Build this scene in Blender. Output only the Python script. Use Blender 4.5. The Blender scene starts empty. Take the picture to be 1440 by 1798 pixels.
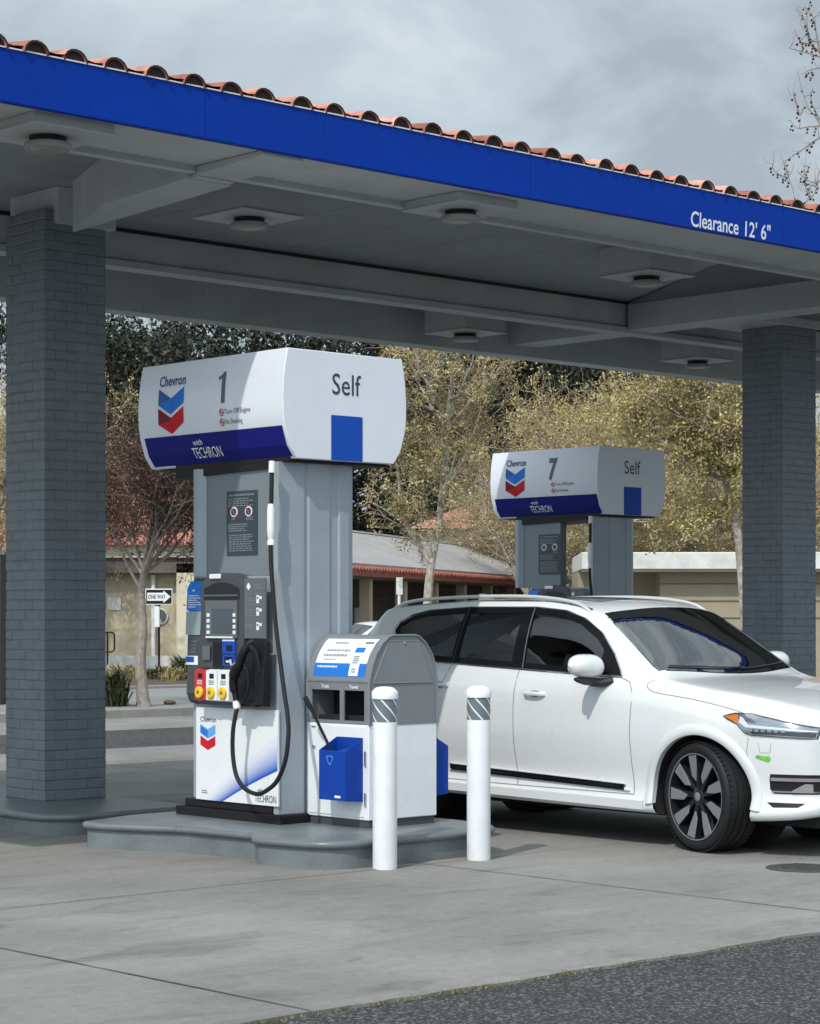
import bpy, bmesh, math, random
import numpy as np
from math import sin, cos, pi, sqrt, radians, atan2
from mathutils import Vector, Matrix
from mathutils.geometry import delaunay_2d_cdt

sc = bpy.context.scene
C = sc.collection
# ------------------------------------------------------------------ camera
CAMH = 1.615
cam = bpy.data.cameras.new("Camera")
cam_o = bpy.data.objects.new("Camera", cam); C.objects.link(cam_o)
cam_o.location = (0, 0, CAMH); cam_o.rotation_euler = (pi / 2, 0, 0)
cam.sensor_fit = 'HORIZONTAL'; cam.sensor_width = 36; cam.lens = 97.25
cam.shift_y = 0.1257
cam.clip_start = 0.1; cam.clip_end = 1500
sc.camera = cam_o
sc.render.resolution_x = 820; sc.render.resolution_y = 1024
# ------------------------------------------------------------------ frame of the filling station
# a runs along the canopy front (to the right and away), b along the pump islands (to the left and away)
U = Vector((0.73204, 0.68126, 0)); V = Vector((-0.68126, 0.73204, 0)); O = Vector((-2.85875, 17.32173, 0))
TH = atan2(U.y, U.x)
def W(a, b, z=0.0): return O + U * a + V * b + Vector((0, 0, z))
# ------------------------------------------------------------------ sun, sky, exposure
sund = (U * 1.0 + V * 0.40 + Vector((0, 0, -1.18))).normalized()      # travel of the light
to_sun = -sund
EL = math.asin(to_sun.z); AZ = atan2(to_sun.x, to_sun.y)
sl = bpy.data.lights.new("Sun", 'SUN'); sl.energy = 2.8; sl.angle = radians(0.8); sl.color = (1, 0.955, 0.89)
so = bpy.data.objects.new("Sun", sl); C.objects.link(so); so.rotation_euler = sund.to_track_quat('-Z', 'Y').to_euler()
w = bpy.data.worlds.new("World"); sc.world = w; w.use_nodes = True
nt = w.node_tree; N = nt.nodes; L = nt.links
bg = N['Background']
sky = N.new('ShaderNodeTexSky'); sky.sky_type = 'NISHITA'; sky.sun_disc = False
sky.sun_elevation = EL; sky.sun_rotation = AZ
tc = N.new('ShaderNodeTexCoord')
mp = N.new('ShaderNodeMapping'); mp.inputs['Scale'].default_value = (2.4, 2.4, 4.2); mp.inputs['Location'].default_value = (0.35, 0.2, 0.1)
n1 = N.new('ShaderNodeTexNoise'); n1.inputs['Scale'].default_value = 3.4; n1.inputs['Detail'].default_value = 9; n1.inputs['Roughness'].default_value = 0.52; n1.inputs['Distortion'].default_value = 0.35
L.new(tc.outputs['Generated'], mp.inputs[0]); L.new(mp.outputs[0], n1.inputs[0])
cr = N.new('ShaderNodeValToRGB'); e = cr.color_ramp
e.elements[0].position = 0.39; e.elements[0].color = (4.7, 5.5, 6.2, 1)
e.elements[1].position = 0.63; e.elements[1].color = (8.0, 8.9, 9.3, 1)
x = e.elements.new(0.48); x.color = (5.9, 6.9, 7.6, 1)
x = e.elements.new(0.56); x.color = (6.6, 7.7, 8.4, 1)
L.new(n1.outputs[0], cr.inputs[0])
mx = N.new('ShaderNodeMix'); mx.data_type = 'RGBA'; mx.inputs['Factor'].default_value = 0.93
L.new(sky.outputs[0], mx.inputs['A']); L.new(cr.outputs[0], mx.inputs['B'])
# sky brightened around the sun, unseen behind the camera, to add fill light
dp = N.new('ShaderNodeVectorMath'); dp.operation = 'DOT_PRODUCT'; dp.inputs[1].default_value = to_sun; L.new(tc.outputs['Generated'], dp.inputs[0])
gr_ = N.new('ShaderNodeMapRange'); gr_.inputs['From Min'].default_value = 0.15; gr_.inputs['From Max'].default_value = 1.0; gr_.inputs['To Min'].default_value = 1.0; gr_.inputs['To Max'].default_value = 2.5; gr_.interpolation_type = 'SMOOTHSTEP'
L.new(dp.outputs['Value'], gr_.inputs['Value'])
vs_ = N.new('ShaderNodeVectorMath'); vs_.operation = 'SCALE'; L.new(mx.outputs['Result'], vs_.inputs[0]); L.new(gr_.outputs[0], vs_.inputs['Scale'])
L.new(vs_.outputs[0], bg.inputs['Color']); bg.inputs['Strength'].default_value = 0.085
sc.view_settings.view_transform = 'Standard'; sc.view_settings.look = 'None'
sc.view_settings.exposure = 0.06; sc.view_settings.gamma = 1
# ------------------------------------------------------------------ materials
M = {}
def mat(name, col, rough=0.6, metal=0.0, var=0.0, vscale=3.0, bump=0.0, bscale=40.0, coat=0.0, spec=0.5, col2=None, detail=6, vobj=True, stretch=None, streak=0.0):
    m = bpy.data.materials.new(name); m.use_nodes = True
    n = m.node_tree.nodes; l = m.node_tree.links; b = n['Principled BSDF']
    b.inputs['Base Color'].default_value = (*col, 1); b.inputs['Roughness'].default_value = rough
    b.inputs['Metallic'].default_value = metal; b.inputs['Coat Weight'].default_value = coat
    b.inputs['Coat Roughness'].default_value = 0.04
    b.inputs['Specular IOR Level'].default_value = spec
    t = n.new('ShaderNodeTexCoord'); src = t.outputs['Object']
    if stretch:
        mm = n.new('ShaderNodeMapping'); mm.inputs['Scale'].default_value = stretch; l.new(src, mm.inputs[0]); src = mm.outputs[0]
    if var or col2:
        tx = n.new('ShaderNodeTexNoise'); tx.inputs['Scale'].default_value = vscale; tx.inputs['Detail'].default_value = detail; tx.inputs['Roughness'].default_value = 0.62
        l.new(src, tx.inputs[0])
        r = n.new('ShaderNodeValToRGB'); r.color_ramp.elements[0].position = 0.33; r.color_ramp.elements[1].position = 0.68
        c2 = col2 if col2 else tuple(min(1, c * (1 + var)) for c in col)
        c1 = tuple(c * (1 - var) for c in col) if not col2 else col
        r.color_ramp.elements[0].color = (*c1, 1); r.color_ramp.elements[1].color = (*c2, 1)
        l.new(tx.outputs[0], r.inputs[0])
        t2 = n.new('ShaderNodeTexNoise'); t2.inputs['Scale'].default_value = vscale * 11 + 6; t2.inputs['Detail'].default_value = 5; t2.inputs['Roughness'].default_value = .75; l.new(src, t2.inputs[0])
        r2 = n.new('ShaderNodeValToRGB'); r2.color_ramp.elements[0].position = .28; r2.color_ramp.elements[1].position = .62; q_ = 1 - min(.3, .4 * var + .03); r2.color_ramp.elements[0].color = (q_, q_, q_, 1); r2.color_ramp.elements[1].color = (1, 1, 1, 1); l.new(t2.outputs[0], r2.inputs[0])
        m2 = n.new('ShaderNodeMix'); m2.data_type = 'RGBA'; m2.blend_type = 'MULTIPLY'; m2.inputs['Factor'].default_value = 1.0; l.new(r.outputs[0], m2.inputs['A']); l.new(r2.outputs[0], m2.inputs['B'])
        last = m2.outputs['Result']
        if streak:      # scuffs and specks: sparse darker marks with their own shapes
            mm3 = n.new('ShaderNodeMapping'); mm3.inputs['Scale'].default_value = (1, 1, .35); l.new(t.outputs['Object'], mm3.inputs[0])
            t3 = n.new('ShaderNodeTexNoise'); t3.inputs['Scale'].default_value = 9; t3.inputs['Detail'].default_value = 8; t3.inputs['Roughness'].default_value = .7; l.new(mm3.outputs[0], t3.inputs[0])
            r3 = n.new('ShaderNodeValToRGB'); r3.color_ramp.elements[0].position = .60; r3.color_ramp.elements[1].position = .72; r3.color_ramp.elements[0].color = (1, 1, 1, 1); k_ = 1 - streak; r3.color_ramp.elements[1].color = (k_, k_ * .97, k_ * .92, 1); l.new(t3.outputs[0], r3.inputs[0])
            m3 = n.new('ShaderNodeMix'); m3.data_type = 'RGBA'; m3.blend_type = 'MULTIPLY'; m3.inputs['Factor'].default_value = 1.0; l.new(last, m3.inputs['A']); l.new(r3.outputs[0], m3.inputs['B']); last = m3.outputs['Result']
        l.new(last, b.inputs['Base Color'])
        if rough > 0.2:
            mr = n.new('ShaderNodeMapRange'); mr.inputs['To Min'].default_value = rough * 0.85; mr.inputs['To Max'].default_value = min(1, rough * 1.15)
            l.new(tx.outputs[0], mr.inputs['Value']); l.new(mr.outputs[0], b.inputs['Roughness'])
    if bump:
        bx = n.new('ShaderNodeTexNoise'); bx.inputs['Scale'].default_value = bscale; bx.inputs['Detail'].default_value = 4
        l.new(t.outputs['Object'], bx.inputs[0])
        bp = n.new('ShaderNodeBump'); bp.inputs['Strength'].default_value = bump; bp.inputs['Distance'].default_value = 0.01
        l.new(bx.outputs[0], bp.inputs['Height']); l.new(bp.outputs[0], b.inputs['Normal'])
    M[name] = m; return m
def glassmat(name, tint, refl=1.0, rough=0.0):
    m = bpy.data.materials.new(name); m.use_nodes = True
    n = m.node_tree.nodes; l = m.node_tree.links; n.clear()
    o = n.new('ShaderNodeOutputMaterial'); t = n.new('ShaderNodeBsdfTransparent'); t.inputs[0].default_value = (*tint, 1)
    g = n.new('ShaderNodeBsdfGlossy'); g.inputs['Roughness'].default_value = rough; g.inputs['Color'].default_value = (refl, refl, refl, 1)
    f = n.new('ShaderNodeFresnel'); f.inputs['IOR'].default_value = 1.6
    x = n.new('ShaderNodeMixShader'); l.new(f.outputs[0], x.inputs[0]); l.new(t.outputs[0], x.inputs[1]); l.new(g.outputs[0], x.inputs[2]); l.new(x.outputs[0], o.inputs[0])
    M[name] = m; return m
mat('fascia_blue', (0.001, 0.038, 0.33), 0.6, spec=0.12, var=0.06, streak=.12, vscale=0.8, stretch=(1, 1, 3))
mat('soffit', (0.25, 0.275, 0.285), 0.7, var=0.10, streak=.2, vscale=1.5, bump=0.05)
mat('beam_paint', (0.42, 0.45, 0.455), 0.6, var=0.10, streak=.2, vscale=2.0)
mat('ceiling_dark', (0.13, 0.14, 0.14), 0.8, var=0.12, vscale=2)
mat('brick_paint', (0.150, 0.174, 0.194), 0.5, var=0.12, streak=.2, vscale=5, bump=0.25, bscale=70)
mat('kerb_paint', (0.145, 0.163, 0.170), 0.38, var=0.16, streak=.35, vscale=4, bump=0.3, bscale=30)
mat('terracotta', (0.50, 0.21, 0.155), 0.8, var=0.4, vscale=6, bump=0.3)
mat('terracotta_dark', (0.10, 0.035, 0.028), 0.9, var=0.3, vscale=6)
mat('mortar', (0.028, 0.014, 0.013), 0.9)
mat('valance_white', (0.70, 0.73, 0.79), 0.32, var=0.03, vscale=2, coat=0.2)
mat('navy', (0.006, 0.008, 0.17), 0.5, spec=0.2)
mat('royal', (0.008, 0.07, 0.40), 0.5, spec=0.2)
mat('ink', (0.03, 0.035, 0.05), 0.5)
mat('ink_grey', (0.10, 0.11, 0.13), 0.5)
mat('ink_blue', (0.02, 0.035, 0.2), 0.5)
mat('ink_red', (0.5, 0.08, 0.07), 0.5)
mat('ink_white', (0.75, 0.78, 0.8), 0.5)
mat('logo_blue', (0.02, 0.17, 0.58), 0.5, spec=0.2)
mat('logo_blue_dark', (0.05, 0.10, 0.33), 0.5, spec=0.2)
mat('logo_red', (0.52, 0.012, 0.02), 0.5, spec=0.2)
mat('logo_red_dark', (0.17, 0.012, 0.02), 0.5, spec=0.2)
mat('logo_pale', (0.10, 0.36, 0.75), 0.35)
mat('pump_grey', (0.30, 0.345, 0.385), 0.4, metal=0.1, var=0.06, streak=.08, vscale=3)
mat('pump_panel', (0.17, 0.20, 0.225), 0.5, var=0.06, vscale=3)
mat('pump_dark', (0.055, 0.062, 0.07), 0.45, var=0.1, vscale=5)
mat('pump_mid', (0.11, 0.12, 0.13), 0.45)
mat('black', (0.009, 0.009, 0.010), 0.55, spec=.3)
mat('black_gloss', (0.008, 0.009, 0.011), 0.12)
mat('rubber', (0.011, 0.011, 0.012), 0.6, spec=.35, bump=0.1, bscale=60)
mat('white_panel', (0.74, 0.76, 0.78), 0.35, var=0.03, streak=.08, vscale=5)
mat('metal', (0.55, 0.56, 0.58), 0.35, metal=0.9)
mat('white_metal', (0.75, 0.75, 0.75), 0.4)
mat('screen', (0.07, 0.09, 0.11), 0.12)
mat('red', (0.55, 0.02, 0.03), 0.4)
mat('yellow', (0.75, 0.5, 0.02), 0.4)
mat('notice', (0.03, 0.042, 0.055), 0.35)
mat('notice_text', (0.17, 0.20, 0.22), 0.5)
mat('bin_grey', (0.185, 0.20, 0.215), 0.5, var=0.07, vscale=5, bump=0.05)
mat('bucket_blue', (0.003, 0.045, 0.32), 0.45, spec=0.25, var=0.06, vscale=6)
mat('bollard_white', (0.76, 0.77, 0.80), 0.45, var=0.05, streak=.16, vscale=6, bump=0.05)
mat('band_grey', (0.13, 0.16, 0.18), 0.35)
mat('band_stripe', (0.7, 0.74, 0.76), 0.3)
mat('car_white', (0.68, 0.70, 0.705), 0.28, coat=1.0, var=0.008, vscale=2)
mat('car_white_trim', (0.63, 0.65, 0.66), 0.35, coat=0.6)
mat('car_red', (0.22, 0.02, 0.02), 0.3, coat=1.0)
mat('seam', (0.20, 0.21, 0.215), 0.6)
mat('chrome', (0.75, 0.76, 0.78), 0.12, metal=1.0)
mat('rail_silver', (0.72, 0.74, 0.75), 0.3, metal=0.3)
mat('plastic', (0.02, 0.021, 0.023), 0.45)
mat('well', (0.008, 0.008, 0.009), 0.9)
mat('rim_black', (0.010, 0.011, 0.012), 0.28, coat=0.4)
mat('rim_grey', (0.34, 0.36, 0.38), 0.35, metal=0.6)
mat('seat', (0.50, 0.52, 0.48), 0.7)
mat('amber', (0.85, 0.22, 0.01), 0.3)
mat('lamp_inner', (0.35, 0.36, 0.38), 0.18, metal=0.7)
mat('tail_red', (0.25, 0.008, 0.012), 0.2)
mat('sticker_green', (0.16, 0.55, 0.06), 0.5, var=0.4, vscale=30)
glassmat('glass_clear', (0.78, 0.86, 0.82), 0.33)
glassmat('glass_side', (0.60, 0.68, 0.64), 0.5)
glassmat('glass_tint', (0.010, 0.011, 0.012), 0.5)
glassmat('lens', (0.85, 0.88, 0.9), 0.9)
mat('wall_tan', (0.46, 0.40, 0.28), 0.85, var=0.08, vscale=0.7, bump=0.15)
mat('wall_cream', (0.68, 0.62, 0.47), 0.85, var=0.06, vscale=0.7)
mat('wall_beige', (0.33, 0.285, 0.20), 0.85, var=0.07, vscale=0.8)
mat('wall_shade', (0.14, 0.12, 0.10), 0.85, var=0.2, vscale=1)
mat('white_stucco', (0.62, 0.62, 0.58), 0.85, var=0.15, vscale=2.5)
mat('shingle', (0.33, 0.315, 0.305), 0.9, var=0.10, vscale=1.5, bump=0.3, bscale=15)
mat('door_dark', (0.03, 0.03, 0.032), 0.6, var=0.3, vscale=3)
mat('window_dark', (0.02, 0.024, 0.03), 0.12)
mat('dark_green', (0.02, 0.028, 0.026), 0.6, var=0.2)
mat('bark_pale', (0.50, 0.46, 0.38), 0.9, col2=(0.16, 0.13, 0.10), vscale=9, bump=0.5, bscale=20)
mat('bark_grey', (0.20, 0.17, 0.145), 0.9, col2=(0.33, 0.29, 0.24), vscale=12, bump=0.5, bscale=20)
mat('twig_brown', (0.060, 0.038, 0.030), 0.9, var=0.3, vscale=3)
mat('twig_tan', (0.34, 0.25, 0.145), 0.9, var=0.35, vscale=2)
mat('bark_dark', (0.05, 0.045, 0.038), 0.9, var=0.3)
mat('bud_yellow', (0.46, 0.39, 0.14), 0.8, var=0.35, vscale=1.2)
mat('bud_tan', (0.43, 0.35, 0.20), 0.8, var=0.35, vscale=1.2)
mat('bud_green', (0.20, 0.22, 0.08), 0.8, var=0.3, vscale=1.2)
mat('leaf_dark', (0.017, 0.027, 0.017), 0.7, var=0.4, vscale=0.8)
mat('leaf_olive', (0.05, 0.052, 0.024), 0.7, var=0.4, vscale=0.8)
mat('leaf_brown', (0.10, 0.05, 0.035), 0.8, var=0.3)
mat('leaf_russet', (0.22, 0.085, 0.055), 0.8, var=0.3)
mat('shrub_green', (0.075, 0.10, 0.03), 0.7, var=0.3, vscale=4)
mat('shrub_straw', (0.34, 0.27, 0.13), 0.8, var=0.25, vscale=4)
mat('pod', (0.05, 0.018, 0.016), 0.8)
mat('soil', (0.09, 0.065, 0.045), 0.95, var=0.3, vscale=3, bump=0.5)
mat('lamp_metal', (0.26, 0.27, 0.27), .5, var=.1); mat('lamp_glass', (0.26, 0.26, 0.23), 0.35)
mat('fixture', (0.40, 0.42, 0.42), 0.5, var=0.05)
mat('concrete_kerb', (0.27, 0.26, 0.24), 0.85, var=0.15, vscale=3, bump=0.3)
mat('pavement', (0.22, 0.225, 0.22), 0.9, var=0.12, vscale=2, bump=0.2)
mat('iron', (0.05, 0.05, 0.05), 0.7, var=0.3, vscale=20, bump=0.5)

def ground_mat(name, kind):
    m = bpy.data.materials.new(name); m.use_nodes = True
    n = m.node_tree.nodes; l = m.node_tree.links; b = n['Principled BSDF']
    t = n.new('ShaderNodeTexCoord')
    def noise(scale, detail=6, rough=0.6, st=None, dist=0):
        x = n.new('ShaderNodeTexNoise'); x.inputs['Scale'].default_value = scale; x.inputs['Detail'].default_value = detail; x.inputs['Roughness'].default_value = rough; x.inputs['Distortion'].default_value = dist
        if st:
            mm = n.new('ShaderNodeMapping'); mm.inputs['Scale'].default_value = st; l.new(t.outputs['Object'], mm.inputs[0]); l.new(mm.outputs[0], x.inputs[0])
        else: l.new(t.outputs['Object'], x.inputs[0])
        return x.outputs[0]
    def ramp(src, stops):
        r = n.new('ShaderNodeValToRGB'); l.new(src, r.inputs[0]); el = r.color_ramp.elements
        el[0].position = stops[0][0]; el[0].color = (*stops[0][1], 1); el[1].position = stops[-1][0]; el[1].color = (*stops[-1][1], 1)
        for p, c in stops[1:-1]:
            q = el.new(p); q.color = (*c, 1)
        return r.outputs[0]
    def mul(a, bb, f=1.0):
        x = n.new('ShaderNodeMix'); x.data_type = 'RGBA'; x.blend_type = 'MULTIPLY'; x.inputs['Factor'].default_value = f
        l.new(a, x.inputs['A']); l.new(bb, x.inputs['B']); return x.outputs['Result']
    g = lambda v, k=(1, 1, 1): (v * k[0], v * k[1], v * k[2])
    if kind == 'concrete':
        K = (1.0, 0.968, 0.905)
        base = ramp(noise(0.45, 9, 0.65, dist=0.4), [(0.30, g(0.17, K)), (0.5, g(0.22, K)), (0.70, g(0.28, K))])
        st = ramp(noise(1.7, 8, 0.7, (0.55, 1.5, 1), 0.8), [(0.30, g(0.66)), (0.45, g(0.97)), (0.72, g(1.12))])
        dots = ramp(noise(9, 3, 0.6), [(0.24, g(0.72)), (0.33, g(1.0)), (0.8, g(1.02))])
        fine = ramp(noise(95, 4, 0.85), [(0.3, g(0.74)), (0.7, g(1.2))])
        mid = ramp(noise(14, 8, 0.8), [(0.3, g(0.80)), (0.7, g(1.14))])
        spill = ramp(noise(1.1, 5, 0.75, None, 1.2), [(0.27, g(0.62)), (0.335, g(0.97)), (0.8, g(1.0))])
        c = mul(mul(mul(mul(mul(base, st), dots), fine), mid), spill); hb = noise(90, 5); bs = 0.25; b.inputs['Roughness'].default_value = 0.85
    else:
        base = ramp(noise(0.6, 7), [(0.3, g(0.042, (1, 1.0, 1.02))), (0.7, g(0.062, (1, 1.0, 1.02)))])
        vr = n.new('ShaderNodeTexVoronoi'); vr.inputs['Scale'].default_value = 75; l.new(t.outputs['Object'], vr.inputs[0])
        sep = n.new('ShaderNodeSeparateColor'); l.new(vr.outputs['Color'], sep.inputs[0])
        ag = ramp(sep.outputs[0], [(0.0, g(0.45)), (0.72, g(1.0)), (0.80, g(2.1)), (1.0, g(3.2, (1, 1, .97)))])
        ed = ramp(vr.outputs['Distance'], [(0.0, g(1.15)), (0.5, g(0.8)), (0.9, g(0.25))])
        fine = ramp(noise(25, 5, 0.8), [(0.3, g(0.8)), (0.7, g(1.25))])
        c = mul(mul(mul(base, ag), fine), ed); hb = vr.outputs['Distance']; bs = 0.6; b.inputs['Roughness'].default_value = 0.9
    l.new(c, b.inputs['Base Color'])
    bp = n.new('ShaderNodeBump'); bp.inputs['Strength'].default_value = bs; bp.inputs['Distance'].default_value = 0.006
    if kind != 'concrete': bp.invert = True
    l.new(hb, bp.inputs['Height']); l.new(bp.outputs[0], b.inputs['Normal'])
    M[name] = m
ground_mat('concrete', 'concrete'); ground_mat('asphalt', 'asphalt')

# ------------------------------------------------------------------ mesh helpers
class MB:
    def __init__(s): s.v = []; s.f = []; s.m = []
    def add(s, vs, fs, mi=0):
        o = len(s.v); s.v.extend(tuple(p) for p in vs)
        for f in fs: s.f.append(tuple(i + o for i in f)); s.m.append(mi)
        return s
    def box(s, x0, x1, y0, y1, z0, z1, mi=0):
        vs = [(x0, y0, z0), (x1, y0, z0), (x1, y1, z0), (x0, y1, z0), (x0, y0, z1), (x1, y0, z1), (x1, y1, z1), (x0, y1, z1)]
        return s.add(vs, [(0, 3, 2, 1), (4, 5, 6, 7), (0, 1, 5, 4), (1, 2, 6, 5), (2, 3, 7, 6), (3, 0, 4, 7)], mi)
    def hexa(s, b4, t4, mi=0):
        return s.add(list(b4) + list(t4), [(0, 3, 2, 1), (4, 5, 6, 7), (0, 1, 5, 4), (1, 2, 6, 5), (2, 3, 7, 6), (3, 0, 4, 7)], mi)
    def prism(s, poly, axis, lo, hi, mi=0):
        # poly in the two other axes (kept in order x,y,z); extruded along axis from lo to hi
        def P(p, h):
            return {'x': (h, p[0], p[1]), 'y': (p[0], h, p[1]), 'z': (p[0], p[1], h)}[axis]
        n = len(poly); area = sum(poly[i][0] * poly[(i + 1) % n][1] - poly[(i + 1) % n][0] * poly[i][1] for i in range(n))
        pl = poly if area > 0 else poly[::-1]
        vs = [P(p, lo) for p in pl] + [P(p, hi) for p in pl]
        fs = [tuple(range(n))[::-1], tuple(range(n, 2 * n))] + [(i, (i + 1) % n, (i + 1) % n + n, i + n) for i in range(n)]
        if axis == 'y': fs = [f[::-1] for f in fs]
        return s.add(vs, fs, mi)
    def tube(s, path, r, n=8, mi=0, cap=True):
        P = [Vector(p) for p in path]; rs = r if hasattr(r, '__len__') else [r] * len(P)
        t0 = (P[1] - P[0]).normalized(); ref = Vector((0, 0, 1)) if abs(t0.z) < 0.9 else Vector((1, 0, 0))
        u = t0.cross(ref).normalized(); vs = []; k = len(P)
        for i in range(k):
            t = (P[min(i + 1, k - 1)] - P[max(i - 1, 0)]).normalized()
            u = (u - t * u.dot(t)).normalized(); w_ = t.cross(u)
            for j in range(n):
                an = 2 * pi * j / n; vs.append(P[i] + (u * cos(an) + w_ * sin(an)) * rs[i])
        fs = [(i * n + j, i * n + (j + 1) % n, (i + 1) * n + (j + 1) % n, (i + 1) * n + j) for i in range(k - 1) for j in range(n)]
        if cap: fs += [tuple(range(n))[::-1], tuple(range((k - 1) * n, k * n))]
        return s.add(vs, fs, mi)
    def lathe(s, prof, n=32, cx=0, cy=0, mi=0, axis='z', cz=0, cap=True):
        vs = []
        for r, h in prof:
            for j in range(n):
                an = 2 * pi * j / n; c, q = r * cos(an), r * sin(an)
                vs.append({'z': (cx + c, cy + q, cz + h), 'x': (cx + h, cy + c, cz + q), 'y': (cx + q, cy + h, cz + c)}[axis])
        k = len(prof)
        fs = [(i * n + j, i * n + (j + 1) % n, (i + 1) * n + (j + 1) % n, (i + 1) * n + j) for i in range(k - 1) for j in range(n)]
        if cap: fs += [tuple(range(n))[::-1], tuple(range((k - 1) * n, k * n))]
        return s.add(vs, fs, mi)
    def build(s, name, mats, parent=None, smooth=False, bevel=0.0, seg=2, angle=35):
        me = bpy.data.meshes.new(name); me.from_pydata(s.v, [], s.f)
        for mm in (mats if isinstance(mats, (list, tuple)) else [mats]): me.materials.append(M[mm])
        if len(me.materials) > 1: me.polygons.foreach_set('material_index', s.m)
        me.update()
        o = bpy.data.objects.new(name, me); C.objects.link(o)
        if parent: o.parent = parent
        if smooth:
            me.polygons.foreach_set('use_smooth', [True] * len(me.polygons))
            try: me.set_sharp_from_angle(angle=radians(angle))
            except Exception: pass
        if bevel:
            b = o.modifiers.new('Bevel', 'BEVEL'); b.width = bevel; b.segments = seg; b.limit_method = 'ANGLE'; b.angle_limit = radians(30); b.harden_normals = False
        return o
def thing(name, label, cat, loc, rz=0.0, group=None):
    o = bpy.data.objects.new(name, None); C.objects.link(o); o.location = loc; o.rotation_euler = (0, 0, rz)
    o.empty_display_size = 0.2
    o['label'] = label; o['category'] = cat
    if group: o['group'] = group
    return o
def tag(o, label, cat, group=None, loc=None, rz=None):
    o['label'] = label; o['category'] = cat
    if group: o['group'] = group
    if loc is not None: o.location = loc
    if rz is not None: o.rotation_euler = (0, 0, rz)
    return o
def struct(o, loc=(0, 0, 0), rz=0.0, kind='structure'):
    o['kind'] = kind; o.location = loc; o.rotation_euler = (0, 0, rz); return o
def smooth_path(pts, n=8, closed=False):
    P = [np.array(p, float) for p in pts]; out = []; k = len(P)
    rng = range(k if closed else k - 1)
    for i in rng:
        g = lambda j: P[j % k] if closed else P[max(0, min(k - 1, j))]
        p0, p1, p2, p3 = g(i - 1), g(i), g(i + 1), g(i + 2)
        for q in range(n):
            t = q / n
            out.append(tuple(0.5 * ((2 * p1) + (-p0 + p2) * t + (2 * p0 - 5 * p1 + 4 * p2 - p3) * t * t + (-p0 + 3 * p1 - 3 * p2 + p3) * t ** 3)))
    if not closed: out.append(tuple(P[-1]))
    return out
def round_poly(pts, rads, n=5):
    out = []; k = len(pts)
    for i in range(k):
        p = Vector(pts[i]); a = Vector(pts[i - 1]); b = Vector(pts[(i + 1) % k]); r = rads[i] if hasattr(rads, '__len__') else rads
        if r <= 0: out.append(tuple(p)); continue
        da = (a - p).normalized(); db = (b - p).normalized()
        p1 = p + da * r; p2 = p + db * r
        for q in range(n + 1):
            t = q / n; out.append(tuple(p1 * (1 - t) ** 2 + p * 2 * t * (1 - t) + p2 * t * t))
    return out
_tc = {}
def text_geo(txt, size=1.0, xs=1.0, bold=0.0, align='LEFT', shear=0.0, space=1.0):
    cu = bpy.data.curves.new('t', 'FONT'); cu.body = txt; cu.size = size; cu.offset = bold; cu.align_x = align; cu.shear = shear; cu.resolution_u = 3; cu.space_character = space
    o = bpy.data.objects.new('t', cu); C.objects.link(o); bpy.context.view_layer.update()
    me = bpy.data.meshes.new_from_object(o)
    vs = [(v.co.x * xs, v.co.y) for v in me.vertices]; fs = [tuple(p.vertices) for p in me.polygons]
    bpy.data.objects.remove(o); bpy.data.curves.remove(cu); bpy.data.meshes.remove(me)
    return vs, fs
def put2d(mb, vs, fs, fn, mi=0):
    """place flat shapes (x right, y up) on a surface by fn(x,y)->3D; fn.cuts lists heights where the surface bends"""
    cuts = getattr(fn, 'cuts', None)
    if cuts:
        bm = bmesh.new(); bv = [bm.verts.new((p[0], p[1], 0)) for p in vs]
        for f in fs:
            try: bm.faces.new([bv[i] for i in f])
            except ValueError: pass
        ys = [p[1] for p in vs]
        for c in cuts:
            if min(ys) < c < max(ys):
                bmesh.ops.bisect_plane(bm, geom=bm.verts[:] + bm.edges[:] + bm.faces[:], plane_co=(0, c, 0), plane_no=(0, 1, 0))
        bm.verts.index_update(); vs = [(v.co.x, v.co.y) for v in bm.verts]; fs = [tuple(v.index for v in f.verts) for f in bm.faces]; bm.free()
    mb.add([fn(*p) for p in vs], fs, mi)
def quad2d(mb, x0, x1, y0, y1, fn, mi=0, nx=1, ny=1):
    for i in range(nx):
        for j in range(ny):
            xa, xb = x0 + (x1 - x0) * i / nx, x0 + (x1 - x0) * (i + 1) / nx
            ya, yb = y0 + (y1 - y0) * j / ny, y0 + (y1 - y0) * (j + 1) / ny
            mb.add([fn(xa, ya), fn(xb, ya), fn(xb, yb), fn(xa, yb)], [(0, 1, 2, 3)], mi)
def lines2d(mb, x0, x1, y0, y1, rows, fn, mi=0, seed=0, fill=0.55, ragged=0.25):
    """rows of small print: unreadable in the photograph, so short word-like dashes"""
    R = random.Random(seed); h = (y1 - y0) / rows
    for r in range(rows):
        y = y1 - (r + 0.5) * h; xe = x1 - (x1 - x0) * R.random() * ragged; xx = x0
        while xx < xe - 0.002:
            wl = (x1 - x0) * R.uniform(0.06, 0.16); quad2d(mb, xx, min(xe, xx + wl), y - h * fill / 2, y + h * fill / 2, fn, mi); xx += wl + (x1 - x0) * 0.025

def ab(mb_name, mats, fn, **k):
    m = MB(); fn(m); return m.build(mb_name, mats, **k)
def text_fit(mb, txt, fn, x0, x1, y0, h, mi=0, bold=0.0, shear=0.0, space=1.0, ref=None):
    """text fitted between x0 and x1, capitals h high, baseline y0"""
    vs, fs = text_geo(txt, 1.0, 1.0, bold, shear=shear, space=space)
    xa = min(p[0] for p in vs); xb = max(p[0] for p in vs)
    vc, _ = text_geo(ref or 'H', 1.0, 1.0, 0); top = max(p[1] for p in vc)
    kx = (x1 - x0) / (xb - xa); ky = h / top
    put2d(mb, [(x0 + (p[0] - xa) * kx, y0 + p[1] * ky) for p in vs], fs, fn, mi)

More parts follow.
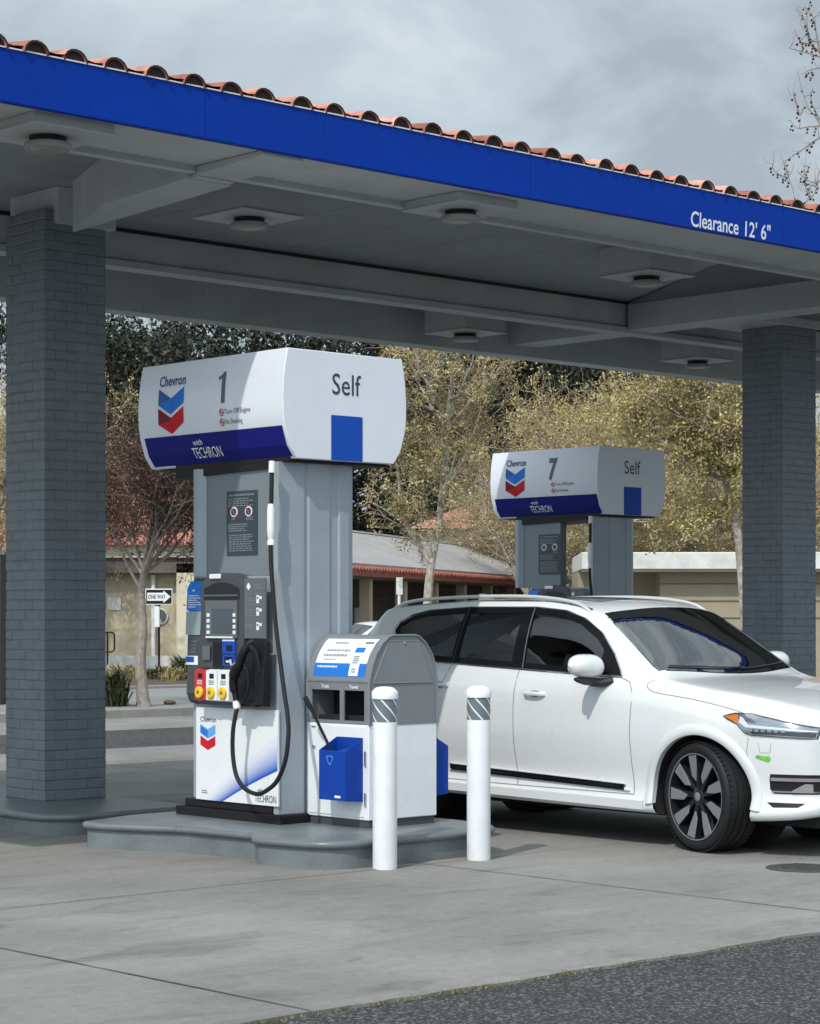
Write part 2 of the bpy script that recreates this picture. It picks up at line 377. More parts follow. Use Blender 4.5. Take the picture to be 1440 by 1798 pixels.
# =================================================================== GROUND
def sheet(name, m, a0, a1, b0, b1, z, kind='structure', thick=None):
    mb = MB()
    if thick: mb.box(a0, a1, b0, b1, z - thick, z)
    else: mb.add([(a0, b0, z), (a1, b0, z), (a1, b1, z), (a0, b1, z)], [(0, 1, 2, 3)])
    return struct(mb.build(name, m, bevel=0.01 if thick else 0), O, TH, kind)
big = MB(); big.add([(-900, -300, -.06), (900, -300, -.06), (900, 1200, -.06), (-900, 1200, -.06)], [(0, 1, 2, 3)])
struct(big.build('ground', 'asphalt'))
sheet('asphalt_apron', 'asphalt', -40, 60, -40, -7.76, -0.014)
R = random.Random(4)
# forecourt slab with a slightly uneven front edge
fc = MB(); xs = [-40 + i * 0.12 for i in range(834)]
front = [(x_, -7.76 + R.uniform(-.018, .018) + .02 * sin(x_ * .9)) for x_ in xs]
nF = len(front)
fc.add([(p[0], p[1], 0) for p in front] + [(p[0], 7.45, 0) for p in front] + [(p[0], p[1], -.05) for p in front],
       [(i, i + 1, nF + i + 1, nF + i) for i in range(nF - 1)] + [(2 * nF + i, 2 * nF + i + 1, i + 1, i) for i in range(nF - 1)])
struct(fc.build('forecourt_paving', 'concrete'), O, TH)
jt = MB()
mat('joint', (0.055, 0.055, 0.05), 0.95, var=0.5, vscale=14)
def jline(p, q, wd=0.012):
    n = 60; p = Vector(p); q = Vector(q); d = (q - p).normalized(); s_ = Vector((-d.y, d.x))
    pts = []
    for i in range(n + 1):
        c_ = p.lerp(q, i / n) + s_ * R.uniform(-.002, .002); ww = wd * R.uniform(.55, 1.15) / 2
        pts += [(*(c_ - s_ * ww), 0.004), (*(c_ + s_ * ww), 0.004)]
    jt.add(pts, [(2 * i, 2 * i + 2, 2 * i + 3, 2 * i + 1) for i in range(n)])
for k in range(-4, 6): jline((.15 + 4 * k, -7.74), (.15 + 4 * k, 7.4))
for b_ in (-4.2, -0.3, 3.6): jline((-20, b_), (30, b_), 0.009)
struct(jt.build('paving_joints', 'joint'), O, TH)
# moss and grit along the slab edge: uncountable
ms = MB()
for i in range(3600):
    a_ = R.uniform(-7.5, 4.5); b_ = -7.77 + R.gauss(0, .014); s_ = R.uniform(.003, .011)
    if sin(a_ * 1.7) + sin(a_ * 4.3 + 1) < R.uniform(-1.5, 1.7): continue
    an = R.uniform(0, pi); h = R.uniform(.0, .008)
    ms.add([(a_ - s_ * cos(an), b_ - s_ * sin(an), -.012), (a_ + s_ * cos(an), b_ + s_ * sin(an), -.012), (a_ + R.uniform(-.006, .006), b_ + R.uniform(-.006, .006), h)], [(0, 1, 2)], R.choice([0, 1, 1]))
mat('moss', (0.12, 0.13, 0.03), 0.9); mat('grit', (0.20, 0.18, 0.12), 0.9)
o = ms.build('moss', ['moss', 'grit']); struct(o, O, TH, 'stuff')
sheet('road', 'asphalt', -40, 90, 7.45, 10.9, -0.004)
sheet('gutter', 'concrete', -40, 90, 10.9, 13.85, 0.0)
mb = MB(); mb.box(-40, 90, 13.85, 14.1, -.05, .14); struct(mb.build('kerb', 'concrete_kerb', bevel=0.02), O, TH)
mb = MB(); mb.box(-40, 90, 14.1, 21.5, -.05, .135); struct(mb.build('pavement', 'pavement'), O, TH)
mb = MB(); mb.box(-40, 90, 21.5, 21.65, .0, .2); struct(mb.build('planting_bed_edge', 'concrete_kerb', bevel=0.02), O, TH)
mb = MB(); mb.box(-40, 90, 21.65, 31, 0.02, .17); struct(mb.build('planting_bed', 'soil'), O, TH)

# raised pump islands ------------------------------------------------
def island(name, poly, rads, z, loc, rz):
    p = round_poly(poly, rads, 7)
    c_ = Vector((sum(q[0] for q in p) / len(p), sum(q[1] for q in p) / len(p)))
    def off(d):
        out = []
        for i, q in enumerate(p):
            t = (Vector(p[(i + 1) % len(p)]) - Vector(p[i - 1])); t = t.normalized() if t.length else Vector((1, 0)); out.append((q[0] + t.y * d, q[1] - t.x * d))
        return out
    mb = MB(); n = len(p)
    prof = [(0.0, -.03), (0.0, z - .056), (.006, z - .052), (.024, z - .046), (.034, z - .03), (.032, z - .012), (.018, z - .001), (-.01, z + .002)]
    vs = []
    for d, zz in prof: vs += [(q[0], q[1], zz) for q in off(d)]
    fs = [(i * n + j, i * n + (j + 1) % n, (i + 1) * n + (j + 1) % n, (i + 1) * n + j) for i in range(len(prof) - 1) for j in range(n)]
    k = (len(prof) - 1) * n; fs.append(tuple(range(k, k + n)))
    mb.add(vs, fs); o = mb.build(name, 'kerb_paint', smooth=True, angle=50)
    return struct(o, loc, rz)
IS = [(-.86, -1.80), (-.84, -2.02), (-.56, -2.55), (-.50, -3.24), (-.66, -3.45), (-.55, -4.06), (1.0, -4.06), (1.12, -3.4), (1.0, -2.7), (1.15, -2.0), (1.1, -1.55), (-.3, -1.62)]
IR = [.05, .1, .12, .02, .04, .24, .3, .2, .2, .2, .06, .1]
island('pump_island', IS, IR, .18, O, TH)
island('pump_island', [(p[0], -p[1]) for p in IS][::-1], IR[::-1], .155, O + U * 9.3, TH)
island('pump_island', IS, IR, .18, O + U * 9.3, TH)
CI = [(-.64, -1.06), (.66, -1.06), (.66, 1.55), (-.64, 1.55)]
island('column_island', CI, [.34, .03, .05, .3], .155, O, TH)
island('column_island', CI, [.34, .03, .05, .3], .155, O + U * 9.355, TH)

# =================================================================== CANOPY
can = thing('filling_station_canopy', 'long canopy with a blue fascia and red barrel tiles standing on grey brick columns', 'canopy', O, TH)
A0, A1, BF, BB = -5.0, 14.9, -3.15, 3.38
def P_(name, m, fn, **k):
    mb = MB(); fn(mb); return mb.build(name, m, parent=can, **k)
def fas(m):
    m.box(A0, A1, BF, BF + .06, 4.722, 5.045); m.box(A0, A1, BB - .06, BB, 4.60, 5.0)
    m.box(A0 - .06, A0, BF, BB, 4.66, 5.0); m.box(A1, A1 + .06, BF, BB, 4.66, 5.0)
P_('fascia', 'fascia_blue', fas, bevel=.004)
mat('blue_dark', (0.001, 0.02, 0.17), .6, spec=.2)
for k_ in range(6):
    a_ = A0 + 1.1 + k_ * 3.05; P_('fascia_joint', 'blue_dark', lambda m: m.box(a_ - .002, a_ + .002, BF - .0012, BF + .01, 4.724, 5.043))
P_('drip_edge', 'white_metal', lambda m: (m.box(A0 - .07, A1 + .07, BF - .008, BF + .006, 5.046, 5.054), m.box(A0 - .07, A1 + .07, BB - .1, BB + .018, 5.0, 5.016)))
def sof(m):
    m.box(A0, A1, BF + .063, -2.36, 4.735, 4.765)                     # front band
    m.box(A0, A1, -2.36, -2.28, 4.69, 5.02)                        # its inner trim
    m.box(A0, A1, 3.0, BB - .063, 4.575, 4.62)                      # rear band
    m.box(A0, A1, 2.93, 3.0, 4.555, 5.02)
P_('soffit_band', 'beam_paint', sof, bevel=.004)
def ceil(m):
    bw = .92; a = A0
    while a < A1:
        m.box(a + .006, min(A1, a + bw) - .006, -2.275, 1.195, 4.975, 5.0); a += bw
    a = A0
    while a < A1:
        m.box(a + .006, min(A1, a + bw) - .006, 1.475, 2.925, 4.975, 5.0); a += bw
P_('ceiling_boards', 'soffit', ceil, bevel=.003, seg=1)
P_('roof_deck', 'ceiling_dark', lambda m: m.box(A0, A1, BF + .065, BB - .065, 5.002, 5.03))
def bm2(m):
    m.box(A0, A1, 1.2, 1.47, 4.66, 4.955); m.box(A0, A1, 1.16, 1.2, 4.64, 4.70)
P_('main_beam', 'beam_paint', bm2, bevel=.004)
P_('shadow_gap', 'black', lambda m: (m.tube([(A0, 1.17, 4.955), (A1, 1.17, 4.955)], .011, 6), m.tube([(.1, 1.14, 4.965), (8.1, 1.14, 4.958)], .007, 6)))  # black tubes stand in for the shadow gap between ceiling and main beam
def crossb(m):
    # runs from the fascia to a mitred end just short of the column
    zt_ = 4.974
    m.hexa([(-.34, -2.277, 4.655), (.06, -2.277, 4.655), (.06, -.30, 4.575), (-.34, -1.30, 4.61)], [(-.34, -2.277, zt_), (.06, -2.277, zt_), (.06, -.30, zt_), (-.34, -1.30, zt_)])
    m.hexa([(-.32, BF + .066, 4.70), (.04, BF + .066, 4.70), (.04, -2.365, 4.67), (-.32, -2.365, 4.67)], [(-.32, BF + .066, 4.732), (.04, BF + .066, 4.732), (.04, -2.365, 4.732), (-.32, -2.365, 4.732)])
    m.box(-.30, .02, -2.362, -2.279, 4.66, 4.689)
P_('cross_beam', 'beam_paint', crossb, bevel=.004)
P_('cross_beam', 'beam_paint', lambda m: m.box(8.17, 8.57, -2.277, 1.157, 4.665, 4.974), bevel=.004)
P_('cross_beam', 'beam_paint', lambda m: m.box(8.17, 8.57, 1.473, 2.928, 4.665, 4.974), bevel=.004)
P_('column_head', 'beam_paint', lambda m: m.box(.085, .64, -.06, .62, 4.69, 4.974), bevel=.004)
P_('column_head', 'beam_paint', lambda m: m.box(8.575, 9.98, -.05, .7, 4.72, 4.974), bevel=.004)
def dips(m):
    m.add([(6.9, -1.1, 4.972), (8.165, 1.155, 4.972), (8.165, 1.155, 4.94), (8.165, -2.27, 4.93)], [(0, 1, 2), (0, 2, 3)])
    m.add([(8.58, -.06, 4.80), (9.9, -.06, 4.80), (9.9, -2.27, 4.80), (8.58, -2.27, 4.80)], [(0, 1, 2, 3)])
P_('soffit_infill', 'ceiling_dark', dips)
# tiled roof: cap tiles and pans in courses
def tiles(m):
    sl_ = .20; r = .092; nseg = 8; q0 = 5.046
    n = int((A1 - A0) / .305) + 1
    for i in range(n):
        c_ = A0 + .09 + i * .305; rr = random.Random(i)
        for course in range(8):
            dz = rr.uniform(-.005, .005); dx = rr.uniform(-.01, .01); yaw = rr.uniform(-.012, .012); mi = rr.choices([0, 2, 3], [5, 3, 2])[0]
            y0 = BF - .012 + course * .43; y1 = y0 + .47; zb = q0 + .000 + (course * .43) * sl_
            if course == 0: y0 += rr.uniform(-.014, .008)
            prof = [(cos(pi * q / nseg), sin(pi * q / nseg)) for q in range(nseg + 1)]
            va = []
            for (yy, zz, ro, sh_) in ((y0, zb, r, -yaw), (y1, zb + .47 * sl_ - .02, r * .86, yaw)):
                for k_ in (1.0, .84): va += [(c_ + dx + sh_ + p[0] * ro * k_, yy, zz + dz + p[1] * ro * k_ * .88) for p in prof]
            k = nseg + 1; fs = []
            for q in range(nseg):
                fs.append((q, q + 1, 2 * k + q + 1, 2 * k + q)[::-1]); fs.append((k + q, k + q + 1, 3 * k + q + 1, 3 * k + q))
            m.add(va, fs, mi)
            m.add([va[q] for q in range(2 * k)], [(q, q + 1, k + q + 1, k + q) for q in range(nseg)], 4)
            if course == 0: m.add([(c_ + dx + p[0] * r * .86, y0 + .018, zb + dz + p[1] * r * .76) for p in prof], [tuple(range(nseg + 1))[::-1]], 1)
            m.add([(c_ + .06, y0 + .016, zb + .036), (c_ + .152, y0 + .016, zb + .024), (c_ + .245, y0 + .016, zb + .036), (c_ + .06, y1, zb + .036 + .43 * sl_), (c_ + .152, y1, zb + .022 + .43 * sl_), (c_ + .245, y1, zb + .036 + .43 * sl_)], [(0, 1, 4, 3), (1, 2, 5, 4)], mi)
    zr = 5.06 + 3.2 * sl_
    m.add([(A0, BF + .3, 5.02 + .3 * sl_), (A1, BF + .3, 5.02 + .3 * sl_), (A1, .02, zr), (A0, .02, zr), (A0, BB + .04, 5.03), (A1, BB + .04, 5.03)], [(0, 1, 2, 3), (3, 2, 5, 4)], 0)
mat('terracotta_pale', (0.56, 0.29, 0.22), 0.85, var=0.35, vscale=7, bump=0.3); mat('terracotta_deep', (0.30, 0.10, 0.07), 0.85, var=0.4, vscale=7, bump=0.3); mat('tile_mouth', (0.035, 0.012, 0.011), 0.9, var=.4, vscale=9)
P_('roof_tiles', ['terracotta', 'mortar', 'terracotta_pale', 'terracotta_deep', 'tile_mouth'], tiles, smooth=True, angle=40)
mat('fascia_letter', (0.72, 0.76, 0.82), 0.4)
for tx_, xa_, xb_ in (("Clearance", 4.05, 4.655), ("12' 6\"", 4.74, 5.08)):
    mb = MB(); text_fit(mb, tx_, lambda X, Y: (X, BF - .003, Y), xa_, xb_, 4.738, .120, bold=.012, shear=.06); mb.build('clearance_lettering', 'fascia_letter', parent=can)
# brick columns
def column(a, wd=.583, dp=.553, z0=.155, z1=4.80, seed=1):
    m = MB(); R = random.Random(seed); h = .0787; g = .006
    m.box(a + .006, a + wd - .006, .006, dp - .006, z0, z1 - .02)
    z = z0; row = 0
    def brick(face, s0, s1, za, zb):
        d = R.uniform(-.003, .0025); jz = R.uniform(-.0022, .0022)
        s0 += .0008; s1 -= .0008; za += g / 2 + jz; zb -= g / 2 - jz; t = .0035
        def pt(s, zz, out):
            if face == 0: return (a + s, -out, zz)
            if face == 1: return (a + wd + out, s, zz)
            if face == 2: return (a + wd - s, dp + out, zz)
            return (a - out, dp - s, zz)
        o_ = d; i_ = -.008; tz = .007
        b4 = [pt(s0, za, i_), pt(s1, za, i_), pt(s1, zb, i_), pt(s0, zb, i_)]
        m4 = [pt(s0, za, o_ - .006), pt(s1, za, o_ - .006), pt(s1, zb, o_ - .006), pt(s0, zb, o_ - .006)]
        t4 = [pt(s0 + t, za + tz, o_), pt(s1 - t, za + tz, o_), pt(s1 - t, zb - tz, o_), pt(s0 + t, zb - tz, o_)]
        vs = b4 + m4 + t4
        fs = [(8, 9, 10, 11)]
        for q in range(4):
            w_ = (q + 1) % 4; fs += [(q, w_, 4 + w_, 4 + q), (4 + q, 4 + w_, 8 + w_, 8 + q)]
        m.add(vs, fs)
    while z + h <= z1 + .01:
        for face in range(4):
            Lf = wd if face % 2 == 0 else dp
            cuts = [0, Lf * .36, Lf * .70, Lf] if row % 2 else [0, Lf * .17, Lf * .51, Lf * .86, Lf]
            for c0, c1 in zip(cuts, cuts[1:]): brick(face, c0, c1, z, z + h)
        z += h; row += 1
    return m.build('column', 'brick_paint', parent=can)
c1 = column(0, seed=2); c1['label'] = 'left painted brick column beside the pump numbered 1'
c2 = column(9.355, seed=3); c2['label'] = 'right painted brick column behind the white SUV'
# ceiling light fixtures
def fixture(a, b, zp, zt, lab):
    r = .305
    m = MB(); m.box(a - r, a + r, b - r, b + r, zp + .012, zt); m.box(a - r - .012, a + r + .012, b - r - .012, b + r + .012, zp, zp + .012)
    f = m.build('light_fixture', 'fixture', parent=can, bevel=.004); f['label'] = lab
    m = MB(); m.lathe([(.12, -.001), (.115, -.036)], 32, a, b, cz=zp); m.build('lamp_neck', 'black', parent=f, smooth=True)
    m = MB(); m.lathe([(.10, -.03), (.135, -.036), (.150, -.045), (.152, -.066), (.145, -.078), (.122, -.080), (.116, -.074)], 32, a, b, cz=zp)
    l = m.build('lamp_housing', 'lamp_metal', parent=f, smooth=True)
    m = MB(); m.lathe([(.112, -.075), (.10, -.080), (.05, -.083)], 32, a, b, cz=zp); m.build('lamp_lens', 'lamp_glass', parent=f, smooth=True)
fixture(-1.78, -2.72, 4.66, 4.734, 'square fixture at far left under the fascia')
fixture(1.95, -2.66, 4.66, 4.734, 'square fixture under the middle of the fascia')
fixture(1.15, -1.12, 4.71, 4.974, 'square fixture beside the cross beam')
fixture(5.70, -1.25, 4.71, 4.974, 'square fixture in the bay left of the right column')
fixture(6.85, 2.30, 4.62, 4.974, 'square fixture in the rear bay, middle of the canopy')
fixture(10.65, 2.25, 4.62, 4.974, 'square fixture in the rear bay beside the right column')

# =================================================================== FUEL PUMPS
def fuel_pump(num, a, b, zb, label, open_gap=False):
    root = thing('fuel_pump', label, 'fuel pump', W(a, b, zb), TH, 'fuel pumps')
    Z0 = .18   # numbers below are heights measured on pump 1, whose base stands at .18
    def B(name, m, fn, parent=root, **k):
        mb = MB(); fn(mb); mb.v = [(p[0], p[1], p[2] - Z0) for p in mb.v]; return mb.build(name, m, parent=parent, **k)
    SH = .24 if open_gap else 0.0
    F = lambda a_: (lambda X, Y: (a_, -X, Y))        # island face: X = -(local y)
    # base
    B('base', 'black', lambda m: (m.box(-.06, .72, .045, 1.22, .18, .245), m.box(-.03, .66, .16, 1.15, .246, .30)), bevel=.006)
    # cabinet
    def cab(m):
        m.box(-.027, .62, .152, 1.045, .302, 1.885)
    B('cabinet', 'pump_grey', cab, bevel=.008)
    # upper part: panel mast and jamb
    def up(m):
        d0 = .02; dd = .12 if open_gap else .60
        m.box(d0, dd, .185 if not open_gap else .63, .955 + SH, 1.886, 2.66)
    B('upper_panel', 'pump_panel', up, bevel=.004)
    B('jamb', 'pump_grey', lambda m: (m.prism([(-.03, 1.05 + SH), (-.03, 1.0 + SH), (.018, .957 + SH), (.12, .957 + SH), (.12, 1.05 + SH)], 'z', 1.887, 2.66)), bevel=.004)
    B('frame_side', 'pump_grey', lambda m: m.box(-.0285, .1, 1.003, 1.052, .31, .98), bevel=.004)
    # pillar at the near end, with chamfer and ribs
    pil = [(-.028, .15), (-.028, .098), (.165, .078), (.19, .078), (.196, .09), (.226, .09), (.234, .078), (.42, .078), (.43, .092), (.505, .092), (.515, .078), (.60, .082), (.67, .12), (.67, .20)]
    B('pillar', 'pump_grey', lambda m: m.prism(pil, 'z', .246, 2.668), bevel=.003)
    if not open_gap:
        B('hose_bay', 'black', lambda m: m.box(.05, .55, .152, .183, 1.888, 2.66))
    B('neck', 'black', lambda m: (m.box(.0, .92, .02, 1.3, 2.669, 2.70), m.hexa([(-.0, .21, 2.63), (.5, .21, 2.63), (.5, 1.3, 2.60), (-.0, 1.3, 2.60)], [(-.0, .21, 2.668), (.5, .21, 2.668), (.5, 1.3, 2.668), (-.0, 1.3, 2.668)])))
    # valance
    prof0 = [(.02, 2.685), (-.045, 2.775), (-.085, 2.90), (-.10, 2.99), (-.103, 3.10), (-.097, 3.22), (-.082, 3.33), (-.06, 3.435)]
    prof = prof0 + [(1.0 - (p[0] + .06) + .0, p[1]) for p in prof0[::-1]]
    prof = [(p[0], p[1]) for p in prof]
    y0, y1 = -.04, 1.62
    if open_gap: root.scale = (1.045,) * 3
    val = B('valance', 'valance_white', lambda m: m.prism([(p[0], p[1]) for p in prof], 'y', y0, y1), smooth=True, angle=25, bevel=.006)
    B('underside', 'black', lambda m: m.box(.06, .88, y0 + .05, y1 - .05, 2.678, 2.684))
    def xa(z):   # outward face of the valance at height z
        for (x0_, z0_), (x1_, z1_) in zip(prof0, prof0[1:]):
            if z0_ <= z <= z1_: t = (z - z0_) / (z1_ - z0_); return x0_ + (x1_ - x0_) * t
        return prof0[-1][0] if z > 3 else prof0[0][0]
    def VF(off):      # X from the far (left) end, 0..1.6
        def f(X, Y): return (xa(Y) - off, 1.56 - X, Y)
        f.cuts = [p[1] for p in prof0]; return f
    def band(m):
        zs = [2.70, 2.775, 2.9, 2.905]
        for i in range(len(zs) - 1):
            za, zb_ = zs[i], zs[i + 1]
            f = VF(.004); l0 = .01 + (0 if i else 0); m.add([f(.0, za), f(1.575, za), f(1.575, zb_), f(.0, zb_)], [(0, 1, 2, 3)])
    B('navy_band', 'navy', band, parent=val)
    def tech(m):
        text_fit(m, 'TECHRON', VF(.008), .53, .86, 2.735, .072, bold=.0)
        text_fit(m, 'with', VF(.008), .56, .67, 2.825, .04)
    B('band_lettering', 'ink_white', tech, parent=val)
    # emblem
    def emb(m):
        x0_, x1_ = .19, .49; xm = (x0_ + x1_) / 2; f = VF(.004); ff = VF(.006)
        def q(pts, mi, fn=f): put2d(m, pts, [tuple(range(len(pts)))], fn, mi)
        t, d = 3.25, .075
        q([(x0_, t), (xm, t - d), (xm, t - d - .10), (x0_, t - .115)], 1); q([(xm, t - d), (x1_, t), (x1_, t - .115), (xm, t - d - .115)], 0)
        q([(x0_, t - .115), (xm + .02, t - d + .004), (xm, t - d - .115)], 0, ff)
        t2 = t - .14
        q([(x0_, t2), (xm, t2 - d), (xm, t2 - d - .115), (x0_, t2 - .115)], 3); q([(xm, t2 - d), (x1_, t2), (x1_, t2 - .115), (xm, t2 - d - .115)], 2)
        q([(x0_, t2 - .115), (xm + .02, t2 - d - .02), (xm, t2 - d - .115)], 2, ff)
    B('emblem', ['logo_blue', 'logo_blue_dark', 'logo_red', 'logo_red_dark'], emb, parent=val)
    B('brand_lettering', 'ink_blue', lambda m: text_fit(m, 'Chevron', VF(.004), .19, .50, 3.268, .072, bold=.015), parent=val)
    B('number', 'ink_grey', lambda m: (put2d(m, [(.925, 3.10), (.965, 3.10), (.965, 3.32), (.935, 3.32), (.925, 3.303), (.888, 3.287), (.888, 3.262), (.925, 3.277)], [tuple(range(8))], VF(.004)) if num == 1 else text_fit(m, str(num), VF(.004), .86, .99, 3.10, .22, bold=.035, ref=str(num))), parent=val)
    def smalls(m):
        for zz, tx in ((3.035, 'Turn Off Engine'), (2.965, 'No Smoking')):
            text_fit(m, tx, VF(.004), .965, .965 + .019 * len(tx), zz - .014, .034, mi=0)
            cx = .93; k = 16; f = VF(.004)
            vs = []
            for j in range(k):
                an = 2 * pi * j / k; vs += [f(cx + cos(an) * .027, zz + sin(an) * .027), f(cx + cos(an) * .02, zz + sin(an) * .02)]
            m.add(vs, [(2 * j, (2 * j + 2) % (2 * k), (2 * j + 3) % (2 * k), 2 * j + 1) for j in range(k)], 1)
            quad2d(m, cx - .012, cx + .012, zz - .004, zz + .004, f, 1)
            m.add([f(cx - .02, zz + .014), f(cx - .014, zz + .02), f(cx + .02, zz - .014), f(cx + .014, zz - .02)], [(0, 1, 2, 3)], 1)
    B('warning_lettering', ['ink_grey', 'ink_red'], smalls, parent=val)
    SF = lambda off: (lambda X, Y: (X, y0 - off, Y))
    B('self_lettering', 'ink', lambda m: text_fit(m, 'Self', SF(.003), .34, .605, 3.145, .145, bold=.0, ref='S'), parent=val)
    B('blue_panel', 'royal', lambda m: quad2d(m, .33, .62, 2.687, 3.0, SF(.003)), parent=val)
    # notice
    def notice(m):
        F = lambda a_: (lambda X, Y: (a_, -X + SH, Y))
        f = F(.014); g_ = F(.010); quad2d(m, -.722, -.378, 2.035, 2.487, f, 0); h_ = F(.011)
        lines2d(m, -.69, -.41, 2.445, 2.472, 1, h_, 1, 1, .5, 0); lines2d(m, -.70, -.40, 2.375, 2.44, 4, h_, 1, 2)
        lines2d(m, -.70, -.47, 2.20, 2.26, 4, h_, 1, 3); lines2d(m, -.69, -.41, 2.06, 2.185, 8, h_, 1, 4)
        lines2d(m, -.50, -.41, 2.275, 2.305, 2, h_, 1, 5); lines2d(m, -.66, -.61, 2.285, 2.30, 1, h_, 1, 6)
        for cx in (-.635, -.471):
            k = 20; ff = F(.008)
            m.add([h_(cx + cos(2 * pi * j / k) * .042, 2.341 + sin(2 * pi * j / k) * .036) for j in range(k)], [tuple(range(k))[::-1]], 2)
            m.add([ff(cx + cos(2 * pi * j / k) * .03, 2.341 + sin(2 * pi * j / k) * .026) for j in range(k)], [tuple(range(k))[::-1]], 0)
            m.add([g_(cx - .012, 2.331), g_(cx + .012, 2.331), g_(cx + .006, 2.355), g_(cx - .008, 2.352)], [(0, 1, 2, 3)], 2)
            fg = F(.006); m.add([fg(cx - .03, 2.363), fg(cx - .024, 2.368), fg(cx + .03, 2.319), fg(cx + .024, 2.314)], [(0, 1, 2, 3)], 3)
    B('safety_notice', ['notice', 'notice_text', 'ink_white', 'ink_red'], notice)
    # head (dark console)
    hd = B('console', 'pump_dark', lambda m: m.prism([(-.031, .98), (-.085, 1.0), (-.11, 1.06), (-.10, 1.44), (-.085, 1.80), (-.05, 1.86), (-.031, 1.88), (.02, 1.88), (.02, .98)], 'y', .845, 1.03) or
           m.prism([(-.031, .98), (-.085, 1.0), (-.11, 1.06), (-.10, 1.44), (-.08, 1.80), (-.05, 1.86), (-.031, 1.872), (.02, 1.872), (.02, .98)], 'y', .05, .36), bevel=.008)
    def centre(m):
        arc = [(-.36, 1.24), (-.36, 1.835)] + [(-.36 - .48 * t / 10, 1.835 + .075 * sin(pi * t / 10) ** .7) for t in range(1, 10)] + [(-.845, 1.835), (-.845, 1.24)]
        m.prism([(-p[0], p[1]) for p in arc], 'x', -.125, .015)
        m.box(-.125, .0, .44, .845, .985, 1.238)
    B('centre_console', 'pump_dark', centre, parent=hd, bevel=.008)
    B('badge', 'white_metal', lambda m: m.box(-.140, -.126, .60, .728, 1.868, 1.903), parent=hd, bevel=.008)
    f13 = F(-.1275); f14 = F(-.130); f15 = F(-.133)
    def disp(m):
        m.add([F(-.127)(-.802, 1.722), F(-.127)(-.401, 1.722), F(-.127)(-.401, 1.80)] + [F(-.127)(-.401 - .401 * t / 10, 1.80 + .045 * sin(pi * t / 10)) for t in range(1, 10)] + [F(-.127)(-.802, 1.80)], [tuple(range(13))])
    B('price_display', 'black_gloss', disp, parent=hd)
    B('screen_frame', 'pump_mid', lambda m: (m.box(-.14, -.126, .417, .77, 1.453, 1.716), m.box(-.150, -.126, .44, .755, 1.448, 1.468), m.box(-.136, -.126, .41, .80, 1.745, 1.757)), parent=hd, bevel=.004)
    B('screen', 'screen', lambda m: m.box(-.1435, -.1405, .46, .69, 1.49, 1.66), parent=hd)
    def keys(m):
        for j in range(4):
            zz = 1.615 - j * .04; m.box(-.146, -.141, .715, .745, zz - .012, zz + .012); m.box(-.146, -.141, .425, .452, zz - .012, zz + .012)
        m.box(-.153, -.150, .445, .75, 1.455, 1.466)
    B('keys', 'ink_white', keys, parent=hd)
    B('card_reader', ['black', 'royal', 'ink_white', 'pump_mid'], lambda m: (m.box(-.129, -.126, .58, .698, 1.247, 1.426, 0), m.box(-.139, -.126, .435, .578, 1.345, 1.432, 1), m.box(-.139, -.126, .435, .575, 1.262, 1.34, 1), m.box(-.142, -.1395, .465, .53, 1.365, 1.405, 0), m.box(-.142, -.1395, .46, .55, 1.275, 1.325, 0), m.box(-.141, -.1395, .44, .575, 1.433, 1.452, 2), m.box(-.142, -.1395, .715, .80, 1.30, 1.40, 3), m.box(-.145, -.1425, .48, .53, 1.285, 1.30, 2)), parent=hd, bevel=.002)
    # stickers on the left flank
    def lab(m):
        g1 = F(-.096); 
        quad2d(m, -1.04, -.848, 1.648, 1.80, lambda X, Y: (-.094 + (Y - 1.65) * .06 - .006, -X, Y), 0); quad2d(m, -1.04, -.848, 1.80, 1.855, lambda X, Y: (-.091 + (Y - 1.8) * .6 - .003, -X, Y), 0)
        hh = lambda X, Y: (-.094 + (Y - 1.65) * .06 - .0085, -X, Y)
        lines2d(m, -1.02, -.87, 1.665, 1.76, 6, hh, 1, 7, .4, .5)
        m.add([hh(-.985, 1.785), hh(-.945, 1.785), hh(-.965, 1.8)], [(0, 1, 2)], 1)
        gg = lambda X, Y: (-.105 + (Y - 1.45) * .04 - .004, -X, Y)
        quad2d(m, -1.04, -.868, 1.474, 1.642, gg, 2)
        gq = lambda X, Y: (-.110 + (Y - 1.06) * .025 - .004, -X, Y); gr = lambda X, Y: (-.110 + (Y - 1.06) * .025 - .006, -X, Y)
        lines2d(m, -1.02, -.90, 1.34, 1.44, 4, gq, 3, 8, .7, .1)
        quad2d(m, -1.035, -.895, 1.262, 1.325, gq, 1); quad2d(m, -1.03, -.94, 1.28, 1.32, gr, 4)
    mat_ok = 'sticker_pale' in M or mat('sticker_pale', (0.26, 0.31, 0.33), 0.3)
    B('decals', ['logo_blue', 'ink_white', 'sticker_pale', 'ink_grey', 'royal'], lab, parent=hd)
    # instruction panel
    def ins(m):
        m.box(-.118, -.106, .127, .358, 1.455, 1.868, 0)
        f = F(-.1195)
        for zz in (1.765, 1.685, 1.61): quad2d(m, -.345, -.15, zz - .002, zz + .002, f, 1)
        m.add([f(-.31, 1.785), f(-.285, 1.812), f(-.31, 1.84), f(-.335, 1.812)], [(0, 1, 2, 3)], 2)
        lines2d(m, -.25, -.15, 1.79, 1.83, 3, f, 1, 9)
        for zz in (1.725, 1.64, 1.54):
            lines2d(m, -.345, -.25, zz - .015, zz + .015, 2, f, 1, int(zz * 100))
            quad2d(m, -.225, -.195, zz - .028, zz + .026, f, 2); quad2d(m, -.192, -.165, zz + .0, zz + .02, f, 2); quad2d(m, -.218, -.202, zz - .0, zz + .015, F(-.121), 0)
    B('instruction_panel', ['pump_mid', 'notice_text', 'ink_white'], ins, parent=hd)
